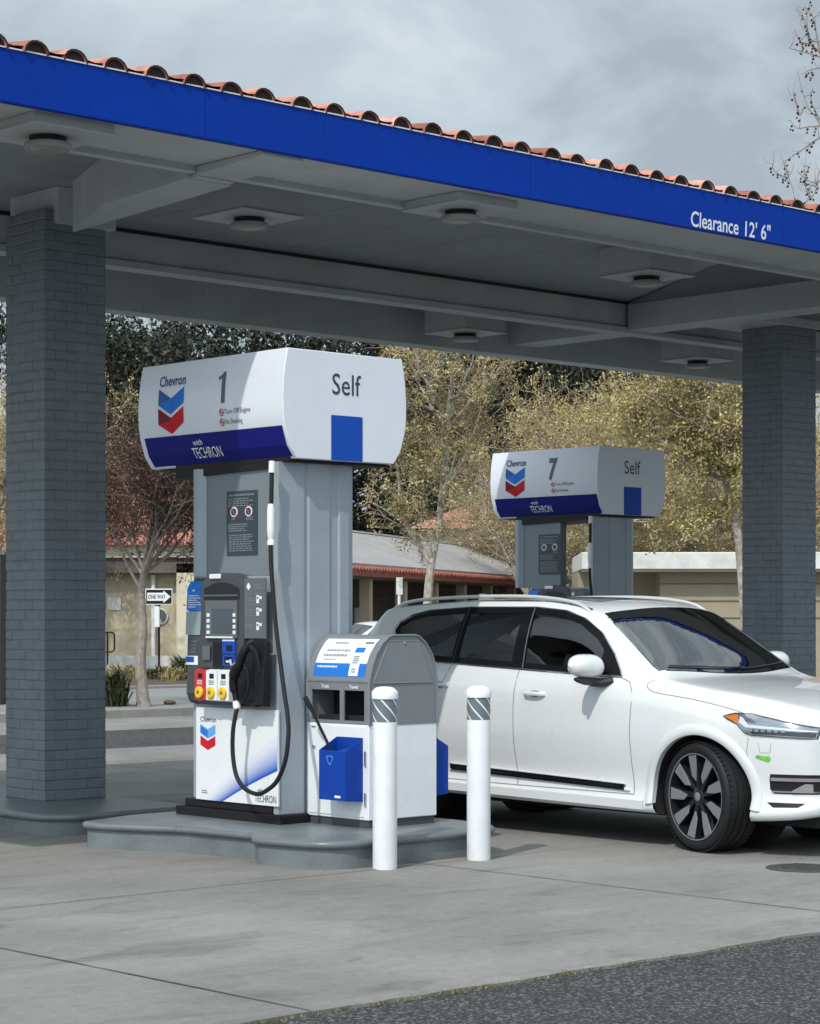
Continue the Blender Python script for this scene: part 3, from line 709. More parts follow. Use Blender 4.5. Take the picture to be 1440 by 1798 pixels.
    # fuel grade buttons
    def grade(x0_, x1_, mi, lbl):
        def g(m):
            m.prism([(-.126, 1.235), (-.165, 1.225), (-.165, 1.02), (-.126, 1.01)], 'y', x0_ + .003, x1_ - .003, mi)
            xm = (x0_ + x1_) / 2; m.lathe([(.03, 0), (.036, -.006), (.036, -.014), (.03, -.018)], 20, xm, 1.065, 2, axis='x', cz=0) if False else None
            k = 18; vs = []
            for (rr, xx) in ((1.0, -.165), (1.0, -.180), (.82, -.184)): vs += [(xx, xm + cos(2 * pi * j / k) * .042 * rr, 1.072 + sin(2 * pi * j / k) * .042 * rr) for j in range(k)]
            m.add(vs, [(i * k + j, (i + 1) * k + j, (i + 1) * k + (j + 1) % k, i * k + (j + 1) % k) for i in range(2) for j in range(k)] + [tuple(range(2 * k, 3 * k))], 2)
            m.box(-.1665, -.1655, xm - .028, xm + .022, 1.17, 1.205, 3)
            m.box(-.1855, -.1845, xm - .012, xm + .012, 1.062, 1.084, 4)
            lines2d(m, -xm - .03, -xm + .03, 1.125, 1.16, 3, F(-.1665), 4 if mi else 1, 3, .5, .1)
        o = B('grade_button', ['red', 'ink_white', 'yellow', 'black', 'pump_mid'], g, parent=hd, bevel=.0015); o['label'] = lbl
    grade(.735, .862, 0, 'red grade button'); grade(.602, .732, 1, 'white grade button, middle'); grade(.468, .599, 1, 'white grade button beside the nozzle')
    # nozzle boot and nozzle
    B('nozzle_boot', 'black', lambda m: (m.box(-.116, -.108, .085, .425, .99, 1.44), m.prism([(-.117, 1.0), (-.175, 1.0), (-.17, 1.2), (-.15, 1.42), (-.117, 1.45)], 'y', .085, .18), m.box(-.165, -.117, .18, .43, .985, 1.02)), parent=hd, bevel=.01)
    nz = B('nozzle', 'black', lambda m: (m.tube(smooth_path([(-.19, .165, 1.43), (-.215, .185, 1.42), (-.235, .22, 1.36), (-.235, .27, 1.28), (-.23, .325, 1.21), (-.22, .35, 1.14), (-.205, .345, 1.06), (-.20, .34, 1.02)], 6), [.026] * 10 + [.030] * 8 + [.037] * 8 + [.030] * 8 + [.022] * 9, 12),
                                         m.tube(smooth_path([(-.22, .25, 1.30), (-.215, .20, 1.22), (-.21, .20, 1.10), (-.205, .26, 1.03), (-.2, .33, 1.03)], 6), .010, 8),
                                         m.tube([(-.215, .19, 1.42), (-.185, .15, 1.36), (-.16, .13, 1.22)], [.027, .025, .02], 10)), parent=hd, smooth=True)
    B('lever', 'metal', lambda m: m.tube(smooth_path([(-.262, .27, 1.29), (-.266, .31, 1.27), (-.262, .33, 1.31)], 4), .009, 8), parent=nz, smooth=True)
    B('swivel', 'white_metal', lambda m: m.tube([(-.2, .34, 1.03), (-.2, .34, 1.015), (-.2, .335, .975), (-.2, .33, .965)], [.02, .027, .027, .018], 12), parent=nz, smooth=True)
    hz = [(-.1, .135, 2.64), (-.10, .135, 2.50)]
    B('hose', 'rubber', lambda m: m.tube(smooth_path([(-.14, .03, 2.66), (-.15, .022, 2.5), (-.16, .02, 2.1), (-.165, -.0, 1.87), (-.17, -.05, 1.53), (-.18, -.11, 1.29), (-.19, -.16, 1.10), (-.20, -.208, .94), (-.21, -.228, .81), (-.22, -.207, .64), (-.22, -.12, .50), (-.22, 0, .425), (-.22, .10, .40), (-.22, .225, .43), (-.22, .315, .51), (-.22, .355, .65), (-.22, .355, .81), (-.21, .338, .93), (-.20, .332, .975)], 6), .0155, 10), smooth=True)
    B('breakaway', 'white_metal', lambda m: (m.tube([(-.158, .021, 2.37), (-.158, .021, 2.355), (-.158, .021, 2.34), (-.158, .021, 2.20), (-.158, .021, 2.15), (-.158, .02, 2.13), (-.158, .02, 2.115), (-.158, .02, 2.09)], [.016, .022, .025, .027, .024, .018, .026, .026], 12)), smooth=True)
    B('hose_coupling', 'white_metal', lambda m: m.tube([(-.14, .03, 2.66), (-.148, .024, 2.58)], [.022, .022], 10), smooth=True)
    B('retractor_cable', 'ink_white', lambda m: m.tube([(-.12, .05, 2.66), (-.12, .048, 2.45), (-.1, .05, 2.2), (-.08, .06, 1.93)], .004, 6))
    # lower door with print
    B('lower_door', 'white_panel', lambda m: m.box(-.045, -.0285, .083, 1.0, .302, .962), bevel=.003)
    def art(m):
        f = F(-.0475); ff = F(-.0485); fg = F(-.0495)
        # sweep of blue, in bands from pale to strong
        n = 24
        for i in range(n):
            t0 = i / n; t1 = (i + 1) / n
            mi = 4 + int(t0 * 12)
            A_ = lambda t: (-.90 + .205 * t, .303)          # along the bottom
            B_ = lambda t: (-.086, .80 - .25 * t)          # along the right edge
            cA = [(A_(t)[0] + (B_(t)[0] - A_(t)[0]) * s, A_(t)[1] + (B_(t)[1] - A_(t)[1]) * s + .010 * sin(pi * s)) for t in (t0,) for s in (0, .25, .5, .75, 1)]
            cB = [(A_(t)[0] + (B_(t)[0] - A_(t)[0]) * s, A_(t)[1] + (B_(t)[1] - A_(t)[1]) * s + .010 * sin(pi * s)) for t in (t1,) for s in (0, .25, .5, .75, 1)]
            for j in range(4): m.add([f(*cA[j]), f(*cB[j]), f(*cB[j + 1]), f(*cA[j + 1])], [(0, 1, 2, 3)], mi)
        x0_, x1_ = -.945, -.775; xm = (x0_ + x1_) / 2; d = .035
        def q(pts, mi, fn=f): m.add([fn(*p) for p in pts], [tuple(range(len(pts)))], mi)
        t = .84
        q([(x0_, t), (xm, t - d), (x1_, t), (x1_, t - .065), (xm, t - d - .065), (x0_, t - .065)][:3] + [(x1_, t - .065), (xm, t - d - .065), (x0_, t - .065)], 1)
        q([(x0_, t - .01), (xm, t - d - .01), (xm, t - d - .06), (x0_, t - .06)], 0, ff)
        t -= .082
        q([(x0_, t), (xm, t - d), (xm, t - d - .065), (x0_, t - .065)], 2); q([(xm, t - d), (x1_, t), (x1_, t - .065), (xm, t - d - .065)], 2)
        text_fit(m, 'Chevron', f, x0_, x1_ + .01, .858, .036, mi=3, bold=.01)
        text_fit(m, 'TECHRON', ff, -.33, -.10, .325, .05, mi=3)
        text_fit(m, 'with', ff, -.30, -.25, .395, .025, mi=3)
        lines2d(m, -.93, -.86, .345, .375, 2, f, 16, 5, .4, .3)
    for i in range(12):
        t_ = (i / 11) ** 1.5
        if 'sweep%d' % i not in M: mat('sweep%d' % i, tuple(a_ + (b_ - a_) * t_ for a_, b_ in zip((.68, .71, .76), (.02, .10, .50))), .45, spec=.3)
    B('door_artwork', ['logo_blue', 'logo_pale', 'logo_red', 'ink_grey'] + ['sweep%d' % i for i in range(12)] + ['ink_grey'], art)
    B('lock', 'black', lambda m: m.box(-.050, -.046, .535, .55, .90, .925))
    return root
fuel_pump(1, 0, -3, .18, 'grey and white fuel pump numbered 1, in front, beside the trash bin')
fuel_pump(7, 9.23, 2.50, .155, 'grey and white fuel pump numbered 7, farther back, behind the white SUV', open_gap=True)

# =================================================================== WASTE BIN, BUCKETS, SQUEEGEE
bn = thing('waste_bin', 'grey and white waste bin with a rounded top and two openings on the pump island', 'waste bin', W(.2, -3.57, .18), TH)
def Bn(name, m, fn, parent=bn, **k):
    mb = MB(); fn(mb); mb.v = [(p[0] - .2, p[1] + 3.57, p[2] - .18) for p in mb.v]; return mb.build(name, m, parent=parent, **k)
x0_, x1_, y0_, y1_ = .205, .835, -3.57, -2.935
Bn('plinth', 'pump_dark', lambda m: m.box(x0_ + .012, x1_ - .012, y0_ + .012, y1_ - .012, .18, .235), bevel=.003)
Bn('body', 'white_panel', lambda m: m.box(x0_, x1_, y0_, y1_, .235, .877), bevel=.006)
Bn('door', 'white_panel', lambda m: m.box(x0_ - .006, x0_ - .001, y0_ + .045, y1_ - .02, .255, .862), bevel=.002)
for nm_, q_ in (('hinge', (.012, y0_ + .02, y0_ + .035, .60, .70)), ('hinge', (.012, y0_ + .02, y0_ + .035, .33, .42)), ('latch', (.014, -3.03, -3.0, .70, .72)), ('catch', (.012, -3.03, -2.99, .845, .855))):
    Bn(nm_, 'metal', lambda m: m.box(x0_ - q_[0], x0_ - .007, *q_[1:]))
hp = [(x0_, .878), (x0_, 1.165), (.232, 1.27), (.268, 1.35), (.325, 1.425), (.385, 1.468), (.42, 1.478), (.63, 1.478), (.665, 1.468), (.725, 1.425), (.782, 1.35), (.818, 1.27), (x1_, 1.165), (x1_, .878)]
def hood(m):
    # end walls and skin; the island-side face has two real openings
    for yy in (y0_, y1_ - .02): m.prism(hp, 'y', yy, yy + .02)
    for p, q in zip(hp[1:], hp[2:-1]):
        dx, dz = q[0] - p[0], q[1] - p[1]; l = sqrt(dx * dx + dz * dz); nx, nz_ = dz / l * .012, -dx / l * .012
        m.hexa([(p[0], y0_ + .02, p[1]), (p[0], y1_ - .02, p[1]), (p[0] + nx, y1_ - .02, p[1] + nz_), (p[0] + nx, y0_ + .02, p[1] + nz_)], [(q[0], y0_ + .02, q[1]), (q[0], y1_ - .02, q[1]), (q[0] + nx, y1_ - .02, q[1] + nz_), (q[0] + nx, y0_ + .02, q[1] + nz_)])
    for xx in (x0_, x1_ - .012):
        m.box(xx, xx + .012, y0_ + .02, y1_ - .02, .878, .90); m.box(xx, xx + .012, y0_ + .02, y1_ - .02, 1.105, 1.165)
        for ya, yb in ((y0_ + .02, y0_ + .045), (-3.315, -3.275), (y1_ - .045, y1_ - .02)): m.box(xx, xx + .012, ya, yb, .90, 1.105)
Bn('hood', 'bin_grey', hood, smooth=True, angle=30)
Bn('liner', 'well', lambda m: (m.box(x0_ + .06, x1_ - .06, y0_ + .05, y1_ - .05, .88, .93), m.box(.42, .60, y0_ + .03, y1_ - .03, .93, 1.30)))
def rimf(m):
    for p, q in zip(hp[1:-1], hp[2:-1]):
        pass
    path = [(p[0], y0_ - .004, p[1]) for p in hp]
    m.tube(path, .008, 6); m.tube([(p[0], y1_ + .004, p[1]) for p in hp], .008, 6)
    m.box(x0_ - .004, x0_ - .0005, y0_, y1_, 1.160, 1.172); m.box(x0_ - .004, x1_ + .004, y0_ - .004, y0_ - .001, .872, .884)
Bn('rim', 'bin_grey', rimf, smooth=True)
def trap(m):
    p = [(.245, 1.155), (.795, 1.155), (.665, 1.44), (.385, 1.44)]
    path = [(q[0], y0_ - .003, q[1]) for q in p] + [(p[0][0], y0_ - .003, p[0][1])]
    m.prism(p, 'y', y0_ - .005, y0_ - .0005)
    m.tube(path, .005, 6)
Bn('end_panel', 'bin_grey', trap, bevel=.002)
Bn('knob', 'metal', lambda m: m.lathe([(.012, 0), (.014, -.006), (.008, -.012)], 14, .525, 1.425, axis='y', cz=0) if False else m.box(.515, .535, y0_ - .012, y0_ - .005, 1.418, 1.436), bevel=.004)
def poster(m):
    seg = [(.2145, 1.195), (.232, 1.27), (.268, 1.35), (.325, 1.425), (.36, 1.45)]
    def fn(off):
        L_ = [0]
        for p, q in zip(seg, seg[1:]): L_.append(L_[-1] + sqrt((q[0] - p[0]) ** 2 + (q[1] - p[1]) ** 2))
        def f(X, Y):   # Y 0..1 up the slope, X 0..1 left to right
            s = Y * L_[-1]
            for i in range(len(seg) - 1):
                if s <= L_[i + 1] + 1e-9:
                    t = (s - L_[i]) / (L_[i + 1] - L_[i]); break
            p, q = seg[i], seg[i + 1]; x = p[0] + (q[0] - p[0]) * t; z = p[1] + (q[1] - p[1]) * t
            return (x - off * .85, y1_ - .05 - X * .53, z + off * .5)
        return f
    f = fn(.003); g = fn(.0045); h = fn(.006)
    for j in range(16):
        quad2d(m, 0, 1, j / 16, (j + 1) / 16, f, 1 if .0 <= j / 16 < .30 else 0)
    text = [(.56, 'Earn 10¢ off per gallon'), (.46, 'on your next 3 visits.')]
    lines2d(m, .14, .60, .60, .67, 1, g, 2, 3, .8, .1); lines2d(m, .12, .58, .47, .54, 1, g, 2, 4, .8, .1); lines2d(m, .14, .40, .385, .42, 1, g, 2, 5, .7, .1)
    lines2d(m, .22, .50, .82, .87, 1, g, 3, 6, .7, .1); lines2d(m, .06, .46, .20, .25, 1, g, 0, 7, .8, .1)
    lines2d(m, .80, .97, .82, .90, 2, g, 3, 9, .8, .1)
    for j in range(10): quad2d(m, .69, .87, .02 + j * .07, .02 + (j + 1) * .07, g, 1 if j > 7 else 0)
    lines2d(m, .72, .84, .30, .50, 4, h, 3, 8); lines2d(m, .74, .82, .08, .2, 2, h, 2, 9)
mat('print_grey', (0.28, 0.29, 0.31), 0.5)
Bn('poster', ['ink_white', 'logo_blue', 'print_grey', 'notice_text'], poster)
def blt(m):
    f = lambda X, Y: (x0_ - .002, -X, Y)
    text_fit(m, 'Trash', f, 3.085, 3.165, 1.118, .024, bold=.02); text_fit(m, 'Towel', f, 3.375, 3.46, 1.118, .024, bold=.02)
Bn('opening_lettering', 'ink_white', blt)
def bucket(side, lab):
    x = x0_ - .006 if side < 0 else x1_
    r = thing('washer_bucket', lab, 'bucket', W(x, -3.385, .36), TH, 'squeegee buckets on the waste bin')
    s = -1 if side < 0 else 1; m = MB(); t = .006
    def hx(y0, y1, prof): m.prism([(s * p[0], p[1]) for p in prof], 'y', y0, y1)
    # walls
    hx(-.135, -.129, [(0, 0), (.16, 0.012), (.16, .345), (0, .43)]); hx(.129, .135, [(0, 0), (.16, 0.012), (.16, .345), (0, .43)])
    m.box(*sorted((s * .154, s * .16)), -.129, .129, .012, .345); m.box(*sorted((0, s * .006)), -.129, .129, 0, .43)
    m.hexa([(0, -.129, 0), (s * .154, -.129, .012), (s * .154, .129, .012), (0, .129, 0)], [(0, -.129, .012), (s * .154, -.129, .02), (s * .154, .129, .02), (0, .129, .012)])
    b_ = m.build('shell', 'bucket_blue', parent=r, bevel=.003)
    m = MB(); m.hexa([(s * .01, -.125, .25), (s * .15, -.125, .25), (s * .15, .02, .25), (s * .01, .02, .25)], [(s * .01, -.125, .36), (s * .15, -.125, .32), (s * .15, .02, .32), (s * .01, .02, .36)]); m.build('insert', 'bucket_blue', parent=r)
    m = MB(); m.box(*sorted((s * .012, s * .15)), -.127, .127, .24, .243); m.build('water', 'black_gloss', parent=r)
    m = MB(); f = lambda X, Y: (s * .163, -s * -X, Y) if s < 0 else (s * .163, X, Y)
    f = lambda X, Y: (s * .163, (-X if s < 0 else X), Y)
    k = 14
    for R1, R2, K in ((.030, .024, 6),):
        ring = [(cos(2 * pi * j / 18) * (1 + .22 * cos(3 * 2 * pi * j / 18 + pi / 2 * 3)), sin(2 * pi * j / 18) * (1 + .22 * cos(3 * 2 * pi * j / 18 + pi / 2 * 3))) for j in range(18)]
        vs = []
        for p in ring: vs += [f(-.0 + p[0] * R1 * 1.0 - .02, .285 + p[1] * R1), f(-.0 + p[0] * R2 - .02, .285 + p[1] * R2)]
        m.add(vs, [(2 * j, (2 * j + 2) % 36, (2 * j + 3) % 36, 2 * j + 1) for j in range(18)], 0)
    quad2d(m, .03, .09, .03, .046, f, 1)
    m.build('moulded_mark', ['logo_pale', 'ink_white'], parent=r)
bucket(-1, 'blue squeegee bucket with a handle standing in it, facing the pump')
bucket(1, 'blue squeegee bucket on the far side of the waste bin, facing the SUV')
m = MB(); m.tube([(0, 0, 0), (-.03, .05, .12), (-.085, .15, .34), (-.095, .168, .375), (-.11, .20, .44)], [.010, .010, .010, .017, .016], 10)
m.box(-.02, .02, -.06, .06, -.02, .0)
sq = m.build('squeegee', ['black'], smooth=True); tag(sq, 'black squeegee handle leaning out of the blue bucket', 'squeegee', loc=W(.12, -3.34, .62), rz=TH)

# =================================================================== BOLLARDS
def bollard(a, b, h, lab):
    r = thing('bollard', lab, 'bollard', W(a, b, 0), TH, 'white bollards at the end of the pump island')
    R_ = .078; m = MB(); m.lathe([(R_ * .97, 0), (R_, .01), (R_, h - .225)], 40); m.build('post', 'bollard_white', parent=r, smooth=True)
    m = MB(); m.lathe([(R_ - .002, h - .225), (R_ - .001, h - .075)], 40); bd = m.build('reflective_band', 'band_grey', parent=r, smooth=True)
    m = MB()
    for k in range(6):
        ph = 2 * pi * k / 6; n = 10; vs = []
        for i in range(n + 1):
            t = i / n; an = ph - t * 1.7; z = h - .225 + .002 + t * .146
            for da in (.17, 0): vs.append((cos(an + da) * (R_ + .0008), sin(an + da) * (R_ + .0008), z))
        m.add(vs, [(2 * i, 2 * i + 1, 2 * i + 3, 2 * i + 2) for i in range(n)])
    m.build('stripe', 'band_stripe', parent=bd, smooth=True)
    m = MB(); m.lathe([(R_ + .006, h - .078), (R_ + .007, h - .07), (R_ + .006, h - .032), (R_ - .004, h - .022), (R_ * .72, h - .006), (R_ * .35, h), (.005, h + .001)], 40); m.build('cap', 'bollard_white', parent=r, smooth=True, angle=60)
bollard(-.222, -4.20, 1.16, 'white bollard in front of the waste bin')
bollard(.583, -4.235, 1.15, 'white bollard between the waste bin and the SUV')
m = MB(); m.lathe([(.24, 0), (.24, .006), (.225, .008)], 40)
for k in range(7): m.box(-.15, .15, -.15 + k * .05, -.137 + k * .05, .0085, .011)
mh = m.build('drain_cover', 'iron', smooth=True); tag(mh, 'dark round drain cover in the concrete by the SUV front wheel', 'drain cover', loc=W(1.75, -6.0, 0), rz=TH)

# =================================================================== CARS
def pchip(xs, ys):
    xs = np.array(xs, float); ys = np.array(ys, float); h = np.diff(xs); d = np.diff(ys) / h; m = np.zeros(len(xs)); m[0] = d[0]; m[-1] = d[-1]
    for i in range(1, len(xs) - 1):
        if d[i - 1] * d[i] > 0: m[i] = 2 * d[i - 1] * d[i] / (d[i - 1] + d[i]) * 1.0
    def f(x):
        x = np.clip(x, xs[0], xs[-1]); i = np.clip(np.searchsorted(xs, x) - 1, 0, len(xs) - 2); t = (x - xs[i]) / h[i]
        return (2 * t ** 3 - 3 * t ** 2 + 1) * ys[i] + (t ** 3 - 2 * t ** 2 + t) * h[i] * m[i] + (-2 * t ** 3 + 3 * t ** 2) * ys[i + 1] + (t ** 3 - t ** 2) * h[i] * m[i + 1]
    return f
def T(*pairs): return pchip([p[0] for p in pairs], [p[1] for p in pairs])
# x: metres behind the front axle; half-width y; height z
cy = T((-.92, .50), (-.89, .66), (-.82, .78), (-.72, .848), (-.6, .892), (-.45, .925), (-.2, .95), (0, .962), (.5, .952), (1.2, .95), (2.4, .955), (3, .962), (3.4, .945), (3.7, .90), (3.95, .80), (4.05, .68), (4.09, .5))
czb = T((-.92, .38), (-.84, .29), (-.6, .25), (-.3, .235), (0, .235), (3, .27), (3.6, .32), (4.09, .42))
czs = T((-.92, .70), (-.87, .79), (-.6, .865), (-.2, .91), (0, .93), (.6, .99), (1.2, 1.02), (2.4, 1.06), (3.2, 1.10), (3.8, 1.08), (4.09, .95))
czt = T((-.92, .80), (-.87, .885), (-.6, .962), (-.2, 1.015), (0, 1.04), (.4, 1.10), (.66, 1.145), (1.2, 1.172), (2.0, 1.21), (2.66, 1.243), (3.1, 1.30), (3.5, 1.33), (3.8, 1.26), (4.09, 1.0))
cyt = T((-.92, .45), (-.87, .64), (-.6, .83), (-.2, .885), (0, .905), (.4, .90), (.66, .897), (1.2, .90), (2.5, .903), (3.1, .89), (3.5, .86), (3.8, .80), (4.09, .45))
cy7 = T((-.92, .36), (-.87, .56), (-.6, .74), (0, .79), (.4, .802), (.50, .797), (.8, .735), (1.15, .668), (1.6, .657), (2.4, .657), (3.1, .648), (3.45, .645), (3.6, .68), (3.8, .72), (4.09, .36))
cz7 = T((-.92, .83), (-.87, .925), (-.6, 1.02), (-.2, 1.083), (0, 1.105), (.3, 1.15), (.42, 1.172), (.50, 1.205), (.8, 1.395), (1.0, 1.522), (1.15, 1.608), (1.4, 1.678), (1.75, 1.712), (2.4, 1.716), (3.1, 1.69), (3.45, 1.655), (3.6, 1.50), (3.8, 1.33), (4.09, 1.02))
cz9 = T((-.92, .84), (-.87, .94), (-.6, 1.052), (-.3, 1.108), (0, 1.145), (.22, 1.17), (.32, 1.187), (.42, 1.245), (.6, 1.378), (.8, 1.522), (1.0, 1.652), (1.06, 1.682), (1.25, 1.722), (1.5, 1.742), (2, 1.755), (2.6, 1.745), (3.2, 1.715), (3.47, 1.69), (3.6, 1.55), (3.8, 1.37), (4.09, 1.04))
def section(s):
    w_ = float(cy(s)); zb = float(czb(s)); zs = float(czs(s)); zt = float(czt(s)); yt = min(float(cyt(s)), w_ - .03); y7 = float(cy7(s)); z7 = max(float(cz7(s)), zt + .012); z9 = max(float(cz9(s)), z7 + .005)
    
    P = [(w_ - .20, zb - .0), (w_ - .055, zb), (w_ - .022, zb + .045), (w_ - .046, .40), (w_ - .042, .50), (w_ - .018, .64), (w_ - .002, .78), (w_ - .004, zs), ((w_ + yt) / 2 - .0, (zs * .35 + zt * .65)), (yt, zt)]
    P = [(p[0], max(p[1], zb + .001 * i)) for i, p in enumerate(P)]
    zmx = zt
    P = [(p[0], min(p[1], zs - .02 * (7 - i)) if i < 7 else p[1]) for i, p in enumerate(P)]
    P += [((yt * .62 + y7 * .38) + .018 * (z7 - zt) / .45, zt * .62 + z7 * .38), ((yt * .25 + y7 * .75) + .022 * (z7 - zt) / .45, zt * .25 + z7 * .75), (y7, z7), (y7 * .90, z7 + (z9 - z7) * .30), (y7 * .62, z7 + (z9 - z7) * .68), (y7 * .3, z7 + (z9 - z7) * .93), (0, z9)]
    return P
NS = len(section(0)); SUB = 5
_sc = {}
def dense(s):
    key = round(s, 4)
    if key in _sc: return _sc[key]
    P = np.array(section(s)); out = []
    for i in range(NS - 1):
        p0, p1, p2, p3 = P[max(0, i - 1)], P[i], P[i + 1], P[min(NS - 1, i + 2)]
        if i + 2 > NS - 1: p3 = np.array([-P[-2][0], P[-2][1]])
        # chord-limited tangents keep the outline from overshooting
        l1 = np.linalg.norm(p2 - p1) + 1e-9
        m1 = (p2 - p0); m1 = m1 / (np.linalg.norm(m1) + 1e-9) * l1; m2 = (p3 - p1); m2 = m2 / (np.linalg.norm(m2) + 1e-9) * l1
        for q in range(SUB):
            t = q / SUB
            out.append((2 * t ** 3 - 3 * t * t + 1) * p1 + (t ** 3 - 2 * t * t + t) * m1 * .9 + (-2 * t ** 3 + 3 * t * t) * p2 + (t ** 3 - t * t) * m2 * .9)
    out.append(P[-1]); a = np.array(out); _sc[key] = a; return a
K7 = 12 * SUB
def side_y(s, z):     # half-width of the flank at height z
    a = dense(s)[1 * SUB:K7 + 1]; zz = np.maximum.accumulate(a[:, 1] + np.arange(len(a)) * 1e-7); return float(np.interp(z, zz, a[:, 0]))
def top_z(s, y):
    a = dense(s)[9 * SUB:]; yy = -a[:, 0]; yy = np.maximum.accumulate(yy + np.arange(len(yy)) * 1e-7); return float(np.interp(-abs(y), yy, a[:, 1]))
ARCH = ((0.0, .378, .425), (2.984, .378, .418))
GLASSHOUSE = [(.735, 1.178), (1.2, 1.195), (1.66, 1.215), (2.42, 1.248), (2.74, 1.262), (2.92, 1.315), (3.17, 1.44), (3.22, 1.495), (3.20, 1.56), (3.08, 1.618), (2.9, 1.653), (2.45, 1.676), (1.75, 1.674), (1.45, 1.648), (1.25, 1.590), (1.05, 1.480), (.88, 1.335)]
def inpoly(p, poly):
    x_, y_ = p; c = False; j = len(poly) - 1
    for i in range(len(poly)):
        if (poly[i][1] > y_) != (poly[j][1] > y_) and x_ < (poly[j][0] - poly[i][0]) * (y_ - poly[i][1]) / (poly[j][1] - poly[i][1] + 1e-12) + poly[i][0]: c = not c
        j = i
    return c
def inset(poly, d):
    n = len(poly); out = []; ar = sum(poly[i][0] * poly[(i + 1) % n][1] - poly[(i + 1) % n][0] * poly[i][1] for i in range(n)); sg = 1 if ar > 0 else -1
    for i in range(n):
        a = Vector(poly[i - 1]); p = Vector(poly[i]); b = Vector(poly[(i + 1) % n])
        e1 = (p - a).normalized(); e2 = (b - p).normalized(); n1 = Vector((-e1.y, e1.x)) * sg; n2 = Vector((-e2.y, e2.x)) * sg
        nn = (n1 + n2); nn = nn / max(.3, nn.length) ; k = 1 / max(.5, nn.dot(n1)); out.append(tuple(p + nn * d * k))
    return out
def ws_poly(n=12):
    lo = [(.345 + .165 * (y / .78) ** 2, y) for y in np.linspace(-.765, .765, n)]
    hi = [(1.03 + .115 * (y / .65) ** 2, y) for y in np.linspace(.628, -.628, n)]
    return [(float(a), float(b)) for a, b in lo + hi]
WS = ws_poly()
def patch(mb, poly, fn, step=.05, mi=0, flip=False):
    """fill a 2D outline, densely enough to follow the curved body"""
    n = len(poly); out = []
    for i in range(n):
        a, b = poly[i], poly[(i + 1) % n]; k = max(1, int(sqrt((a[0] - b[0]) ** 2 + (a[1] - b[1]) ** 2) / step))
        for q in range(k): out.append((a[0] + (b[0] - a[0]) * q / k, a[1] + (b[1] - a[1]) * q / k))
    nb = len(out); x0, x1 = min(p[0] for p in out), max(p[0] for p in out); y0, y1 = min(p[1] for p in out), max(p[1] for p in out)
    sh = inset(poly, step * .35); pts = list(out)
    for i in range(int((x1 - x0) / step) + 1):
        for j in range(int((y1 - y0) / step) + 1):
            p = (x0 + (i + .5) * step, y0 + (j + .5) * step)
            if inpoly(p, sh): pts.append(p)
    r = delaunay_2d_cdt([Vector(p) for p in pts], [], [list(range(nb))], 1, 1e-6)
    fs = [tuple(f)[::-1] if flip else tuple(f) for f in r[2]]
    mb.add([fn(p.x, p.y) for p in r[0]], fs, mi)
def ribbon(mb, path, wd, fn, mi=0, closed=False, inner=None):
    """strip following a path on the surface"""
    P = [Vector(p) for p in path]; n = len(P); vs = []
    for i in range(n):
        a = P[i - 1] if (i or closed) else P[i]; b = P[(i + 1) % n] if (i < n - 1 or closed) else P[i]
        t = (b - a).normalized(); q = Vector((-t.y, t.x)) * wd / 2
        vs += [fn(*(P[i] - q)), fn(*(P[i] + q))]
    mb.add(vs, [(2 * i, 2 * ((i + 1) % n), 2 * ((i + 1) % n) + 1, 2 * i + 1) for i in range(n if closed else n - 1)], mi)
def dens(path, step=.05, closed=False):
    out = []; n = len(path)
    for i in range(n if closed else n - 1):
        a, b = path[i], path[(i + 1) % n]; k = max(1, int(math.dist(a, b) / step))
        for q in range(k): out.append(tuple(a[j] + (b[j] - a[j]) * q / k for j in range(len(a))))
    if not closed: out.append(tuple(path[-1]))
    return out
def SIDE(sg, off):   # point on the flank; sg -1 = the side towards the pump
    return lambda s, z: (-s, sg * (side_y(s, z) + off), z)
def TOP(off): return lambda s, y: (-s - off * .4, y, top_z(s, y) + off)

